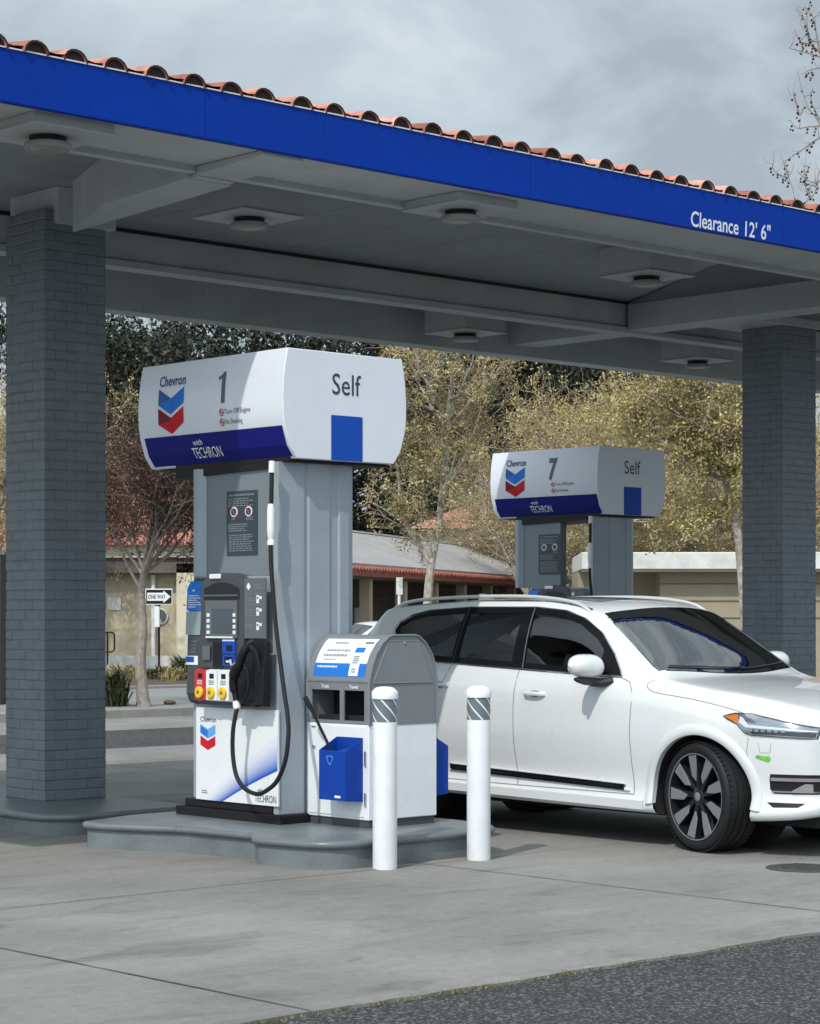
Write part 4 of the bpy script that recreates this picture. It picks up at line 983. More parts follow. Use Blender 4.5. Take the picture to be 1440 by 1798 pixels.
def build_wheel(parent, x, sg, steer=0.0, detail=True, R_=.378, rim=.296, wd=.27, yc=.815):
    w_ = MB()
    h = wd / 2
    prof = [(rim - .004, -h + .022), (rim + .008, -h + .008), (rim + .03, -h + .002), (R_ - .035, -h + .004), (R_ - .014, -h + .018), (R_ - .004, -h + .04)]
    gro = []
    for gx in (-.055, 0.0, .055): gro += [(R_, gx - .007), (R_ - .009, gx - .005), (R_ - .009, gx + .005), (R_, gx + .007)]
    prof = prof + [(R_, -h + .05)] + gro + [(R_, h - .05), (R_ - .004, h - .04), (R_ - .014, h - .018), (R_ - .035, h - .004), (rim + .03, h - .002), (rim, h - .02)]
    Mx = Matrix.Translation((x, sg * yc, R_)) @ Matrix.Rotation(steer, 4, 'Z')
    def fin(mb): mb.v = [tuple(Mx @ Vector(p)) for p in mb.v]; return mb
    w_.lathe(prof, 72, axis='y', cap=False)
    if detail:      # tread blocks: lateral sipes as thin raised lugs at the shoulders
        for j in range(64):
            a_ = 2 * pi * j / 64
            for (ya, yb) in ((-h + .012, -h + .052), (h - .052, h - .012)):
                r0 = R_ - .006; r1 = R_ + .0015; da = .034
                vs = []
                for rr in (r0, r1):
                    for yy in (ya, yb):
                        for dd in (-da, da): vs.append((rr * cos(a_ + dd), yy, rr * sin(a_ + dd)))
                w_.add(vs, [(4, 5, 7, 6), (0, 4, 6, 2), (1, 3, 7, 5), (0, 1, 5, 4), (2, 6, 7, 3)])
    ty = fin(w_).build('wheel', 'rubber', parent=parent, smooth=True, angle=40)
    if sg < 0: o1, o2 = -h, 1
    else: o1, o2 = h, -1
    d = o2
    m = MB(); m.lathe([(rim + .003, o1 + d * .012), (rim + .001, o1 + d * .006), (rim - .008, o1 + d * .008), (rim - .014, o1 + d * .03), (rim - .03, o1 + d * .12), (rim - .03, o1 + d * .2)], 64, axis='y', cap=False)
    m.lathe([(rim - .03, o1 + d * .105), (.01, o1 + d * .105)], 48, axis='y')
    m.lathe([(.062, o1 + d * .10), (.058, o1 + d * .035), (.035, o1 + d * .028), (.01, o1 + d * .027)], 32, axis='y')
    rm = fin(m).build('rim', 'rim_black', parent=ty, smooth=True, angle=35)
    if detail:
        m = MB(); m2 = MB(); nb = 9
        for j in range(nb):
            a0 = 2 * pi * j / nb + .2
            def pt(r, da, dep): return (r * cos(a0 + da), o1 + d * dep, r * sin(a0 + da))
            # dark spoke from the hub, machined blade near the rim
            i1, i2 = .05, rim - .006
            m.hexa([pt(i1, -.30, .075), pt(i1, .30, .075), pt(i2, .185 + .10, .07), pt(i2, -.14 + .10, .07)][::1], [pt(i1, -.25, .036), pt(i1, .25, .036), pt(i2, .165 + .10, .014), pt(i2, -.11 + .10, .014)])
            bl = [pt(rim - .010, -.02, .0125), pt(rim - .010, .27, .0125), pt(.15, .36, .022), pt(.105, .10, .0245), pt(.20, -.02, .018)]
            m2.add(bl + [(p[0], p[1] + d * .006, p[2]) for p in bl], [(0, 1, 2, 3, 4)[::-1] if d > 0 else (0, 1, 2, 3, 4), (5, 6, 7, 8, 9)] + [(q, (q + 1) % 5, (q + 1) % 5 + 5, q + 5) for q in range(5)])
        fin(m).build('spokes', 'rim_black', parent=ty, bevel=.003)
        fin(m2).build('blade', 'rim_grey', parent=ty, bevel=.0015)
        m = MB(); m.lathe([(rim + .001, o1 + d * .008), (rim + .0015, o1 + d * .005), (rim - .006, o1 + d * .006)], 64, axis='y', cap=False); 
        m.lathe([(.03, o1 + d * .026), (.02, o1 + d * .023), (.005, o1 + d * .0225)], 24, axis='y'); fin(m).build('rim_edge', 'rim_grey', parent=ty, smooth=True)
    return ty

def car(name, label, cat, loc, rz, paint, detail=True, steer=0.0, scl=(1, 1, 1)):
    root = thing(name, label, cat, loc, rz); root.scale = scl
    # ---- body shell
    ds = .02 if detail else .05
    ss = list(np.arange(-.92, 4.09, ds)) + [4.09]
    rows = [dense(float(s)) for s in ss]; nr = len(rows[0]); ns = len(ss)
    ws_in = inset(WS, .028); gh_in = inset(GLASSHOUSE, .022)
    for sg in (-1, 1): pass
    m = MB(); P = np.zeros((ns, nr, 3))
    for i, s in enumerate(ss):
        for j in range(nr):
            y, z = rows[i][j]; s2 = float(s)
            if j <= 9 * SUB:
                for (cx, cz, ra) in ARCH:      # snap the grid onto the wheel arch circle
                    dd = sqrt((s2 - cx) ** 2 + (z - cz) ** 2)
                    if abs(dd - ra) < .016 and dd > 1e-6: s2 = cx + (s2 - cx) * ra / dd; z = cz + (z - cz) * ra / dd
            P[i, j] = (-s2, y, z)
    faces = []; idx = {}
    vs = []
    def vid(i, j, sg):
        if j == nr - 1: sg = 1
        k = (i, j, sg)
        if k not in idx: idx[k] = len(vs); vs.append((P[i, j, 0], sg * P[i, j, 1], P[i, j, 2]))
        return idx[k]
    for i in range(ns - 1):
        for j in range(nr - 1):
            q = P[i:i + 2, j:j + 2].reshape(4, 3); c = q.mean(axis=0); s_c, y_c, z_c = -c[0], c[1], c[2]
            if j < 9 * SUB + 2 and any((s_c - cx) ** 2 + (z_c - cz) ** 2 < ra * ra for cx, cz, ra in ARCH): continue
            if j > 8 * SUB and inpoly((s_c, z_c), gh_in) and j < K7 + 1: continue
            if j >= K7 - 2 and inpoly((s_c, y_c), ws_in): continue
            faces.append((vid(i, j, 1), vid(i + 1, j, 1), vid(i + 1, j + 1, 1), vid(i, j + 1, 1)))
            faces.append((vid(i, j + 1, -1), vid(i + 1, j + 1, -1), vid(i + 1, j, -1), vid(i, j, -1)))
    # nose and tail closures
    for i, rev in ((0, False), (ns - 1, True)):
        loop = [vid(i, j, 1) for j in range(nr)] + [vid(i, j, -1) for j in range(nr - 2, -1, -1)]
        faces.append(tuple(loop[::-1]) if not rev else tuple(loop))
    m.add(vs, faces); body = m.build('body', paint, parent=root, smooth=True, angle=50)
    sides = (-1, 1)
    # wheel wells, underbody
    m = MB()
    for cx, cz, ra in ARCH:
        for sg in sides:
            n = 20; vs = []
            for k in range(n + 1):
                an = -.35 + (pi + .7) * k / n; r_ = ra + .004; sx = cx + r_ * cos(an); zz = cz + r_ * sin(an); zz = max(zz, .2)
                vs += [(-sx, sg * (side_y(min(max(sx, -.88), 4.05), zz) - .01), zz), (-sx, sg * .45, zz)]
            m.add(vs, [(2 * k, 2 * k + 2, 2 * k + 3, 2 * k + 1) for k in range(n)])
            m.add([(-cx + ra * cos(2 * pi * k / 24), sg * .46, cz + ra * sin(2 * pi * k / 24)) for k in range(24)], [tuple(range(24))])
    m.box(-3.7, .78, -.66, .66, .20, .34); m.box(-2.55, -.45, -.86, .86, .25, .32)
    m.build('underbody', 'well', parent=root)
    # glass, frits, pillars
    for sg in sides:
        f = SIDE(sg, .002)
        gh = dens(GLASSHOUSE, .05, True)
        m = MB(); ribbon(m, inset(gh, .02), .052, f, closed=True)
        for pil in ([(1.695, 1.213), (1.83, 1.222), (1.87, 1.674), (1.75, 1.672)], [(2.40, 1.246), (2.475, 1.25), (2.485, 1.674), (2.425, 1.675)], [(.735, 1.178), (.97, 1.188), (.985, 1.40), (.94, 1.377)]): patch(m, pil, SIDE(sg, .0035), .04)
        wf = m.build('window_surround', 'black_gloss', parent=root, smooth=True, angle=60)
        for nm, mt, poly in (('front_window', 'glass_side', [(.90, 1.183), (1.70, 1.215), (1.76, 1.672), (1.45, 1.646), (1.25, 1.588), (1.05, 1.478), (.93, 1.377)]), ('rear_window', 'glass_tint', [(1.82, 1.223), (2.41, 1.247), (2.43, 1.674), (1.86, 1.672)]), ('quarter_window', 'glass_tint', [(2.465, 1.25), (2.74, 1.262), (2.92, 1.315), (3.17, 1.44), (3.22, 1.495), (3.20, 1.56), (3.08, 1.618), (2.9, 1.653), (2.48, 1.674)])):
            m = MB(); patch(m, poly, SIDE(sg, -.001 if detail else .005), .05); m.build(nm, mt, parent=root, smooth=True, angle=80)
        m = MB(); pth = dens(GLASSHOUSE, .03, True); F_ = SIDE(sg, .005); m.tube([F_(*p) for p in pth + [pth[0]]], .0065 if detail else .008, 6)
        m.build('window_trim', 'chrome' if detail else 'black', parent=root, smooth=True)
        if detail:
            m = MB(); m.tube([SIDE(sg, .006)(*p) for p in dens([(1.705, 1.216), (1.735, 1.42), (1.765, 1.672)])], .004, 6); m.build('pillar_trim', 'plastic', parent=root, smooth=True); m = MB(); m.tube([SIDE(sg, .006)(*p) for p in dens([(2.445, 1.25), (2.455, 1.672)])], .003, 6); m.build('pillar_trim', 'plastic', parent=root, smooth=True)
    m = MB(); ribbon(m, inset(dens(WS, .05, True), .018), .05, TOP(.001), closed=True); m.build('windscreen_frit', 'black_gloss', parent=root, smooth=True, angle=60)
    m = MB(); patch(m, WS, TOP(.004), .05); m.build('windscreen', 'glass_clear', parent=root, smooth=True, angle=80)
    # interior
    if detail:
        m = MB(); m.box(-3.3, -.55, -.80, .80, .34, .42); m.box(-3.35, -2.35, -.82, .82, .42, .95); m.box(-1.0, -.50, -.78, .78, .7, 1.09); m.hexa([(-.98, -.76, 1.0), (-.45, -.76, 1.0), (-.45, .76, 1.0), (-.98, .76, 1.0)], [(-1.0, -.74, 1.10), (-.55, -.70, 1.155), (-.55, .70, 1.155), (-1.0, .74, 1.10)]); m.box(-3.0, -.7, -.87, -.84, .4, 1.15); m.box(-3.0, -.7, .84, .87, .4, 1.15)
        m.build('cabin_trim', 'plastic', parent=root, bevel=.01)
        for sy in (-.38, .38):
            st = MB(); st.box(-1.95, -1.42, sy - .25, sy + .25, .62, .80); st.hexa([(-2.05, sy - .25, .78), (-1.88, sy - .25, .78), (-1.88, sy + .25, .78), (-2.05, sy + .25, .78)], [(-2.16, sy - .21, 1.40), (-2.04, sy - .21, 1.40), (-2.04, sy + .21, 1.40), (-2.16, sy + .21, 1.40)])
            s_ = st.build('front_seat', 'seat', parent=root, bevel=.045, seg=4, smooth=True); h = MB(); h.box(-2.17, -2.06, sy - .13, sy + .13, 1.42, 1.60); h.build('head_rest', 'seat', parent=s_, bevel=.04, seg=4, smooth=True)
        sw = MB(); ring = [(-1.16 + .06 * sin(2 * pi * k / 24) * -1, .38 + .185 * cos(2 * pi * k / 24), 1.08 + .175 * sin(2 * pi * k / 24)) for k in range(25)]; sw.tube(ring, .016, 8, cap=False); sw.box(-1.17, -1.12, .28, .48, 1.04, 1.10); sw.build('steering_wheel', 'plastic', parent=root, smooth=True)
        m = MB(); m.tube([(-1.12, 0, 1.62), (-1.05, 0, 1.56)], .02, 8); m.box(-1.10, -1.05, -.13, .13, 1.50, 1.57); m.build('rear_view_mirror', 'plastic', parent=root, bevel=.01)
        m = MB(); patch(m, [(1.22, -.56), (3.3, -.56), (3.3, .56), (1.22, .56)], TOP(-.045), .15); m.build('roof_lining', 'cabin_light' if 'cabin_light' in M else 'seat', parent=root)
    else:
        m = MB(); m.box(-3.3, -.55, -.80, .80, .34, 1.12); m.box(-2.2, -1.9, -.6, .6, 1.1, 1.4); m.build('cabin_trim', 'plastic', parent=root)
    # wheels
    build_wheel(root, 0, -1, steer, detail); build_wheel(root, 0, 1, steer, detail); build_wheel(root, -2.984, -1, 0, detail); build_wheel(root, -2.984, 1, 0, detail)
    # arch flares
    for cx, cz, ra in ARCH:
        for sg in sides:
            m = MB(); n = 44; vs = []
            a_lo, a_hi = (-.16, pi + .14)
            for k in range(n + 1):
                an = a_lo + (a_hi - a_lo) * k / n
                for r_, o_ in ((ra - .002, -.03), (ra - .002, .012), (ra + .012, .020), (ra + .055, .018), (ra + .070, .004), (ra + .074, -.004)):
                    sx = cx + r_ * cos(an); zz = max(cz + r_ * sin(an), .21); sx = min(max(sx, -.86), 4.0); vs.append((-sx, sg * (side_y(sx, zz) + o_), zz))
            m.add(vs, [(6 * k + j, 6 * k + j + 1, 6 * k + j + 7, 6 * k + j + 6) for k in range(n) for j in range(5)])
            m.build('wheel_arch_trim', 'car_white_trim' if paint == 'car_white' else 'plastic', parent=root, smooth=True, angle=50)
    if not detail:
        for sg in sides:
            m = MB(); patch(m, [(3.72, .85), (3.95, .88), (3.98, 1.12), (3.78, 1.2)], SIDE(sg, .006), .06); m.build('tail_lamp', 'tail_red', parent=root)
            m = MB(); patch(m, [(-.25, .85), (-.22, .90), (-.62, .86), (-.62, .78)], SIDE(sg, .006), .06); m.build('headlight', 'lens', parent=root)
        return root
    # seams
    for sg in sides:
        f = SIDE(sg, .0012); m = MB(); S_ = .0065
        ribbon(m, dens([(.615, 1.09), (.60, 1.0), (.612, .80), (.615, .55), (.60, .36)]), S_, f)
        ribbon(m, dens([(.735, 1.17), (.655, 1.145), (.615, 1.09)], .03), S_, f)
        ribbon(m, dens([(1.735, 1.21), (1.75, .95), (1.755, .6), (1.74, .36)]), S_, f)
        ribbon(m, dens([(2.45, 1.24), (2.50, 1.12), (2.62, 1.0), (2.66, .85), (2.56, .66), (2.52, .55), (2.50, .36)], .04), S_, f)
        ribbon(m, dens([(.60, .36), (1.74, .362), (2.5, .37)]), S_, f)
        hl = smooth_path([(.47, 1.165), (.50, 1.135), (.47, 1.10), (.38, 1.075), (.2, 1.055), (0, 1.03), (-.25, .985), (-.45, .935)], 5)
        ribbon(m, hl, .006, f)
        ribbon(m, dens([(3.35, 1.28), (3.5, 1.10), (3.62, .9), (3.64, .7)], .04), S_, f)
        ribbon(m, dens([(-.42, .80), (-.40, .70), (-.405, .62)], .03), .004, f)
        m.build('panel_seam', 'seam', parent=root)
        # chrome and black strip low on the doors, sill
        m = MB(); f1 = SIDE(sg, .010)
        def strip(z0a, z0b, z1a, z1b, sa, sb, off, tk=.012):
            n = 30; vs = []
            for k in range(n + 1):
                s = sa + (sb - sa) * k / n; t = k / n; za = z0a + (z0b - z0a) * t; zb = z1a + (z1b - z1a) * t
                vs += [(-s, sg * (side_y(s, za) + .000), za), (-s, sg * (side_y(s, za) + off), za + .004), (-s, sg * (side_y(s, zb) + off), zb - .004), (-s, sg * side_y(s, zb), zb)]
            return vs, [(4 * k + j, 4 * k + j + 1, 4 * k + j + 5, 4 * k + j + 4) for k in range(n) for j in range(3)] + [(0, 1, 2, 3), (4 * n, 4 * n + 1, 4 * n + 2, 4 * n + 3)]
        m.add(*strip(.387, .446, .423, .484, .70, 2.45, .013)); m.build('door_strip', 'black_gloss', parent=root, smooth=True)
        m = MB(); m.add(*strip(.419, .480, .431, .492, .68, 2.45, .019)); m.add(*strip(.379, .438, .387, .446, .64, 2.46, .017)); m.build('chrome_strip', 'chrome', parent=root, smooth=True)
        m = MB(); m.add(*strip(.255, .285, .325, .35, .50, 2.50, .022)); m.build('sill_trim', 'car_white_trim', parent=root, smooth=True)
        # door handles
        for s0, zc in ((1.43, 1.04), (2.44, 1.085)):
            m = MB(); f2 = SIDE(sg, .0)
            pth = [(s0 - .005, zc), (s0 + .02, zc), (s0 + .06, zc + .002), (s0 + .13, zc + .003), (s0 + .19, zc + .002), (s0 + .205, zc)]
            offs = [.004, .022, .034, .036, .028, .008]; vs = []
            for (s, z), o_ in zip(pth, offs):
                yb = side_y(s, z)
                for an in np.linspace(0, 2 * pi, 10, endpoint=False): vs.append((-s, sg * (yb + o_ + .008 * cos(an)), z + .016 * sin(an)))
            m.add(vs, [(i * 10 + j, i * 10 + (j + 1) % 10, (i + 1) * 10 + (j + 1) % 10, (i + 1) * 10 + j) for i in range(5) for j in range(10)] + [tuple(range(10)), tuple(range(50, 60))])
            h = m.build('door_handle', paint, parent=root, smooth=True)
            m = MB(); patch(m, [(s0 + .02 + .085 + .06 * cos(a_), zc + .025 * sin(a_)) for a_ in np.linspace(0, 2 * pi, 14, endpoint=False)], SIDE(sg, .0015), .03); m.build('handle_recess', 'seam', parent=h)
        # door mirror
        m = MB(); n, k = 14, 16; vs = []; cx, cyy, cz = .88, 1.08, 1.245
        for i in range(n + 1):
            t = i / n; yy = -.165 + .33 * t; r_ = (1 - abs(2 * t - 1) ** 3.2) ** .5
            for j in range(k):
                an = 2 * pi * j / k; dx = cos(an) * (.085 if cos(an) < 0 else .05) * r_; dz = sin(an) * (.095 if sin(an) > 0 else .085) * r_ * (1 - .12 * t)
                vs.append((-(cx + .05) - dx + .0 + (0.03 * (1 - t)), sg * (cyy + yy * .95), cz + dz + .012 * t))
        m.add(vs, [(i * k + j, i * k + (j + 1) % k, (i + 1) * k + (j + 1) % k, (i + 1) * k + j) for i in range(n) for j in range(k)])
        mr = m.build('door_mirror', paint, parent=root, smooth=True)
        m = MB(); m.tube([(-.82, sg * .89, 1.15), (-.88, sg * .955, 1.135), (-.91, sg * 1.0, 1.14), (-.92, sg * 1.03, 1.18)], [.03, .034, .036, .04], 10)
        m.tube(smooth_path([(-.915, sg * .945, 1.152), (-.91, sg * 1.05, 1.145), (-.91, sg * 1.19, 1.165)], 4), [.014, .02, .026, .028, .028, .028, .024, .02, .012], 10); m.build('mirror_arm', 'plastic', parent=mr, smooth=True)
        # roof rails
        rp = smooth_path([(1.24, 1.635, .0), (1.40, 1.705, 0), (1.8, 1.750, 0), (2.4, 1.757, 0), (3.0, 1.738, 0), (3.25, 1.71, 0), (3.38, 1.665, 0)], 5)
        m = MB(); m.tube([(-p[0], sg * (float(cy7(p[0])) - .005), p[1]) for p in rp], .014, 8); m.build('roof_rail', 'rail_silver', parent=root, smooth=True)
        m = MB(); ribbon(m, [(p[0], sg * (float(cy7(p[0])) - .02)) for p in rp], .03, TOP(.002)); m.build('rail_gasket', 'plastic', parent=root)
    # sunroof, shark fin
    m = MB(); patch(m, round_poly([(1.36, -.44), (2.35, -.44), (2.35, .44), (1.36, .44)], .06, 4), TOP(.003), .08); m.build('sunroof', 'black_gloss', parent=root, smooth=True)
    m = MB(); m.hexa([(-3.05, -.03, 1.70), (-2.82, -.012, 1.715), (-2.82, .012, 1.715), (-3.05, .03, 1.70)], [(-3.06, -.006, 1.79), (-3.0, -.004, 1.785), (-3.0, .004, 1.785), (-3.06, .006, 1.79)]); m.build('antenna_fin', paint, parent=root, bevel=.004)
    # hood creases are in the shell; wipers
    m = MB(); f = TOP(.018); fw = lambda y, d: f(.345 + .165 * (y / .78) ** 2 + d, y); m.tube([fw(y, .03 + .02 * (y + .6)) for y in np.linspace(-.66, .05, 12)], .006, 6); m.build('wiper', 'plastic', parent=root, smooth=True); m = MB(); m.tube([fw(y, .03 + .02 * y) for y in np.linspace(.0, .66, 12)], .006, 6); m.build('wiper', 'plastic', parent=root, smooth=True)
    # spoiler and tail
    m = MB(); 
    ys = np.linspace(-.60, .60, 13); vs = []
    for y in ys:
        z0 = top_z(3.20, y) + .002; e_ = 3.47 - .05 * (abs(y) / .6) ** 2; z1 = z0 - .022
        vs += [(-3.20, y, z0), (-e_, y, z1), (-e_, y, z1 - .025), (-3.28, y, z0 - .05)]
    m.add(vs, [(4 * k + j, 4 * k + (j + 1) % 4, 4 * k + (j + 1) % 4 + 4, 4 * k + j + 4) for k in range(12) for j in range(4)] + [(0, 1, 2, 3), (48, 49, 50, 51)]); m.build('spoiler', paint, parent=root, smooth=True, angle=40)
    m = MB(); patch(m, [(3.56, -.56), (3.80, -.60), (3.80, .60), (3.56, .56)], TOP(.003), .08); m.build('rear_screen', 'glass_tint', parent=root, smooth=True)
    for sg in sides:
        m = MB(); patch(m, [(3.56, 1.30), (3.66, 1.30), (3.74, 1.02), (3.88, .90), (3.70, .86), (3.60, 1.04)], SIDE(sg, .005), .05); m.build('tail_lamp', 'tail_red', parent=root, smooth=True)
    # front: headlamps, bumper openings
    for sg in sides:
        f = SIDE(sg, .006)
        H = HEADLAMP
        m = MB(); patch(m, inset(H, .004), SIDE(sg, .002), .03); hb = m.build('headlight', 'lamp_inner', parent=root, smooth=True)
        m = MB(); patch(m, AMBER, SIDE(sg, .0045), .02); m.build('indicator', 'amber', parent=hb)
        m = MB(); patch(m, DRL, SIDE(sg, .0045), .02); m.build('lamp_bar', 'black_gloss', parent=hb)
        m = MB(); patch(m, BARW, SIDE(sg, .006), .02); m.build('light_bar', 'ink_white', parent=hb)
        m = MB()
        for q in range(6):
            a_ = DRL[0]; s0 = -.425 - q * .045; z0 = .8505 - q * .0; patch(m, [(s0, z0 - .011), (s0 - .028, z0 - .011), (s0 - .028, z0 + .007), (s0, z0 + .007)], SIDE(sg, .0062), .02)
        m.build('led', 'rim_grey', parent=hb)
        m = MB(); patch(m, H, SIDE(sg, .010), .03); m.build('lamp_cover', 'lens', parent=hb, smooth=True)
        m = MB(); ribbon(m, dens(H, .03, True), .007, SIDE(sg, .0085), closed=True); m.build('lamp_gasket', 'plastic', parent=hb)
        m = MB(); patch(m, INTAKE, SIDE(sg, .003), .03); it = m.build('bumper_intake', 'black', parent=root)
        m = MB()
        for za, zb, o_ in ((.512, .540, .014), (.437, .452, .012)): m.add(*strip2(sg, za, zb, -.565, -.86, o_))
        patch(m, [(-.70, .452), (-.78, .50), (-.82, .50), (-.82, .445), (-.70, .44)], SIDE(sg, .016), .03)
        m.build('intake_chrome', 'chrome', parent=it, smooth=True)
        m = MB(); patch(m, [(-.53, .372), (-.58, .34), (-.74, .345), (-.78, .372)], SIDE(sg, .004), .03); m.build('lower_vent', 'black', parent=root)
        m = MB(); ribbon(m, dens([(-.49, .765), (-.50, .70), (-.57, .70), (-.58, .765)], .03), .003, SIDE(sg, .0015)); m.build('washer_cover', 'seam', parent=root)
    m = MB(); patch(m, GREEN, SIDE(-1, .004), .02); m.build('green_sticker', 'sticker_green', parent=root)
    # grille
    m = MB(); m.box(.885, .925, -.40, .40, .50, .80); g_ = m.build('grille', 'black_gloss', parent=root, bevel=.01)
    m = MB()
    for k in range(15): m.box(.926, .934, -.37 + k * .052, -.358 + k * .052, .52, .78)
    m.tube([(.93, -.40, .50), (.93, .40, .50), (.93, .41, .80), (.93, -.41, .80), (.93, -.40, .50)], .012, 6); m.build('grille_bars', 'chrome', parent=g_)
    # front lip, fog
    return root
def strip2(sg, za, zb, sa, sb, off):
    n = 14; vs = []
    for k in range(n + 1):
        s = sa + (sb - sa) * k / n; vs += [(-s, sg * side_y(s, za), za), (-s, sg * (side_y(s, za) + off), za + .003), (-s, sg * (side_y(s, zb) + off), zb - .003), (-s, sg * side_y(s, zb), zb)]
    return vs, [(4 * k + j, 4 * k + j + 1, 4 * k + j + 5, 4 * k + j + 4) for k in range(n) for j in range(3)] + [(0, 1, 2, 3)]
HEADLAMP = [(-.215, .938), (-.30, .958), (-.42, .958), (-.60, .925), (-.85, .87), (-.85, .80), (-.60, .81), (-.45, .815), (-.40, .828), (-.33, .89), (-.25, .92)]
AMBER = [(-.222, .937), (-.30, .952), (-.325, .95), (-.345, .905), (-.32, .898), (-.255, .922)]
DRL = [(-.42, .858), (-.62, .85), (-.84, .838), (-.84, .808), (-.60, .822), (-.45, .825)]
BARW = [(-.345, .90), (-.40, .866), (-.62, .856), (-.84, .843), (-.84, .851), (-.62, .872), (-.42, .885), (-.37, .93), (-.345, .94)]
INTAKE = [(-.56, .56), (-.86, .56), (-.86, .43), (-.58, .43), (-.55, .46), (-.55, .53)]
GREEN = [(-.465, .668), (-.475, .684), (-.54, .678), (-.565, .682), (-.575, .668), (-.57, .650), (-.55, .640), (-.50, .656)]
CO = Vector((1.968 + .93 * U.x, 15.07 + .93 * U.y, 0))
car('suv', 'white SUV with tinted windows and a steered front wheel parked beside the pump island', 'car', CO, TH - pi / 2, 'car_white', True, steer=-radians(13))

# =================================================================== BACKGROUND BUILDINGS
def wx(px, Y): return (px - 720) / 3890 * Y
# -- tan building on the left
b1 = thing('tan_building', 'tan plastered building with a tiled roof behind the small bare tree', 'building', (wx(230, 60), 60, 0), 0)
def q1(name, m, fn, **k):
    mb = MB(); fn(mb); return mb.build(name, m, parent=b1, **k)
q1('wall', 'wall_tan', lambda m: m.box(-7, 3.2, 0, 6, .17, 3.0), bevel=.01)
q1('pier', 'wall_cream', lambda m: m.box(1.28, 1.75, -.45, -.01, .17, 3.0))
q1('wall', 'wall_cream', lambda m: m.box(-7.2, -3.85, -.6, -.02, 1.2, 3.9))
q1('plinth', 'white_stucco', lambda m: (m.box(-6, 3.3, -.55, -.01, .17, .52),))
q1('beam', 'wall_shade', lambda m: m.box(-7.2, 3.5, -.45, -.02, 2.75, 3.15))  # dark band under the awning, its shadow put into the colour
q1('beam', 'wall_cream', lambda m: m.box(-7.2, 3.5, -.55, -.2, 3.16, 3.55))
def rt(m):
    m.add([(-7.4, -.8, 3.5), (3.8, -.8, 3.5), (3.2, 4, 5.6), (-7.0, 4, 5.6)], [(0, 1, 2, 3)])
    for k in range(52): m.tube([(-7.3 + k * .213, -.82, 3.53), (-7.2 + k * .205, 4, 5.62)], .075, 6)
q1('roof', 'terracotta', rt, smooth=True)
def pan_(m): 
    m.box(-1.34, -.75, -.02, -.008, 2.12 - .4, 2.12 - .4 + .32)
q1('wall_plaque', 'white_stucco', lambda m: m.box(-.62 + .0, -.27, -.03, -.006, 1.75, 2.1))
q1('wall_disc', ['white_stucco', 'ink_grey'], lambda m: (m.lathe([(.23, 0), (.23, -.04), (.2, -.05)], 28, .78, -.012, cz=1.58, axis='y'), m.add([(.78 + .19 * cos(a), -.068, 1.58 + .19 * sin(a)) for a in np.linspace(-1.2, 1.9, 12)], [tuple(range(12))], 1)))
q1('drain_pipe', 'white_metal', lambda m: m.tube([(.62, -.12, .17), (.62, -.12, 2.7)], .06, 10), smooth=True)
m = MB(); m.tube([(-.0, 0, 0), (0, 0, .95), (.12, 0, 1.0), (.32, 0, 1.0), (.38, 0, .95), (.38, 0, .55), (.32, 0, .5), (.0, 0, .5)], .025, 6); m.tube([(-1.6, 0, 0), (-1.6, 0, .95), (-.8, 0, 1.0), (0, 0, .95)], .025, 6); m.tube([(.2, 0, 0), (.2, 0, 1.0)], .025, 6)
o = m.build('handrail', 'black', smooth=True); tag(o, 'black tube handrail in front of the tan building', 'handrail', loc=(wx(175, 57), 57, .17))
m = MB(); m.box(-1.4, .32, -.5, .5, 0, 2.62); m.box(-1.36, .28, -.52, -.501, .1, 2.5)
o = m.build('utility_cabinet', 'dark_green', bevel=.02); tag(o, 'tall dark green cabinet at the left edge behind the brick column', 'cabinet', loc=(wx(-22, 37), 37, 0.0))
# -- long shingle-roofed building with a red tile edge
d2 = Vector((.271, .9626)); n2_ = Vector((-d2.y, d2.x))
b2 = thing('shingle_building', 'long low building with a pale shingle roof, red eave tiles and a dark porch', 'building', (-1.24, 50, 0), atan2(d2.y, d2.x))
def q2(name, m, fn, **k):
    mb = MB(); fn(mb); return mb.build(name, m, parent=b2, **k)
def sh(m):
    m.hexa([(-1.5, .1, 2.70), (34, .1, 2.70), (34, 2.7, 3.72), (-1.5, 2.7, 3.72)], [(-1.5, .1, 2.80), (34, .1, 2.80), (34, 2.7, 3.82), (-1.5, 2.7, 3.82)])
    m.box(-1.5, 34, 2.72, 2.95, 3.6, 3.81)
q2('roof', 'shingle', sh)
q2('ridge_flashing', 'white_metal', lambda m: m.box(-1.5, 34, 2.66, 2.80, 3.825, 3.87))
def et(m):
    for k in range(140): m.tube([(-1.5 + k * .25, -.06, 2.655), (-1.5 + k * .25, .5, 2.83)], .062, 6)
    m.box(-1.5, 34, -.02, .05, 2.50, 2.64)
q2('eave_tiles', 'terracotta_deep', et, smooth=True)
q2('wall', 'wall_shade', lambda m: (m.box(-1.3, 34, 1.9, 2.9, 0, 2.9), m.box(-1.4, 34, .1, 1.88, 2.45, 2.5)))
for k in range(12): q2('post', 'wall_tan', lambda m: m.box(-1.2 + k * 3.0, -.95 + k * 3.0, .2, .45, 0, 2.45))
for k in range(6):
    q2('window', 'window_dark', lambda m: m.box(1 + k * 6, 2.8 + k * 6, 1.85, 1.89, .9, 2.1)); q2('door', 'door_dark', lambda m: m.box(3.8 + k * 6, 4.8 + k * 6, 1.84, 1.89, 0, 2.1))
q2('wall_panel', 'white_stucco', lambda m: [m.box(.0 + k * 6, .8 + k * 6, 1.85, 1.89, .1, 1.8) for k in range(4)])
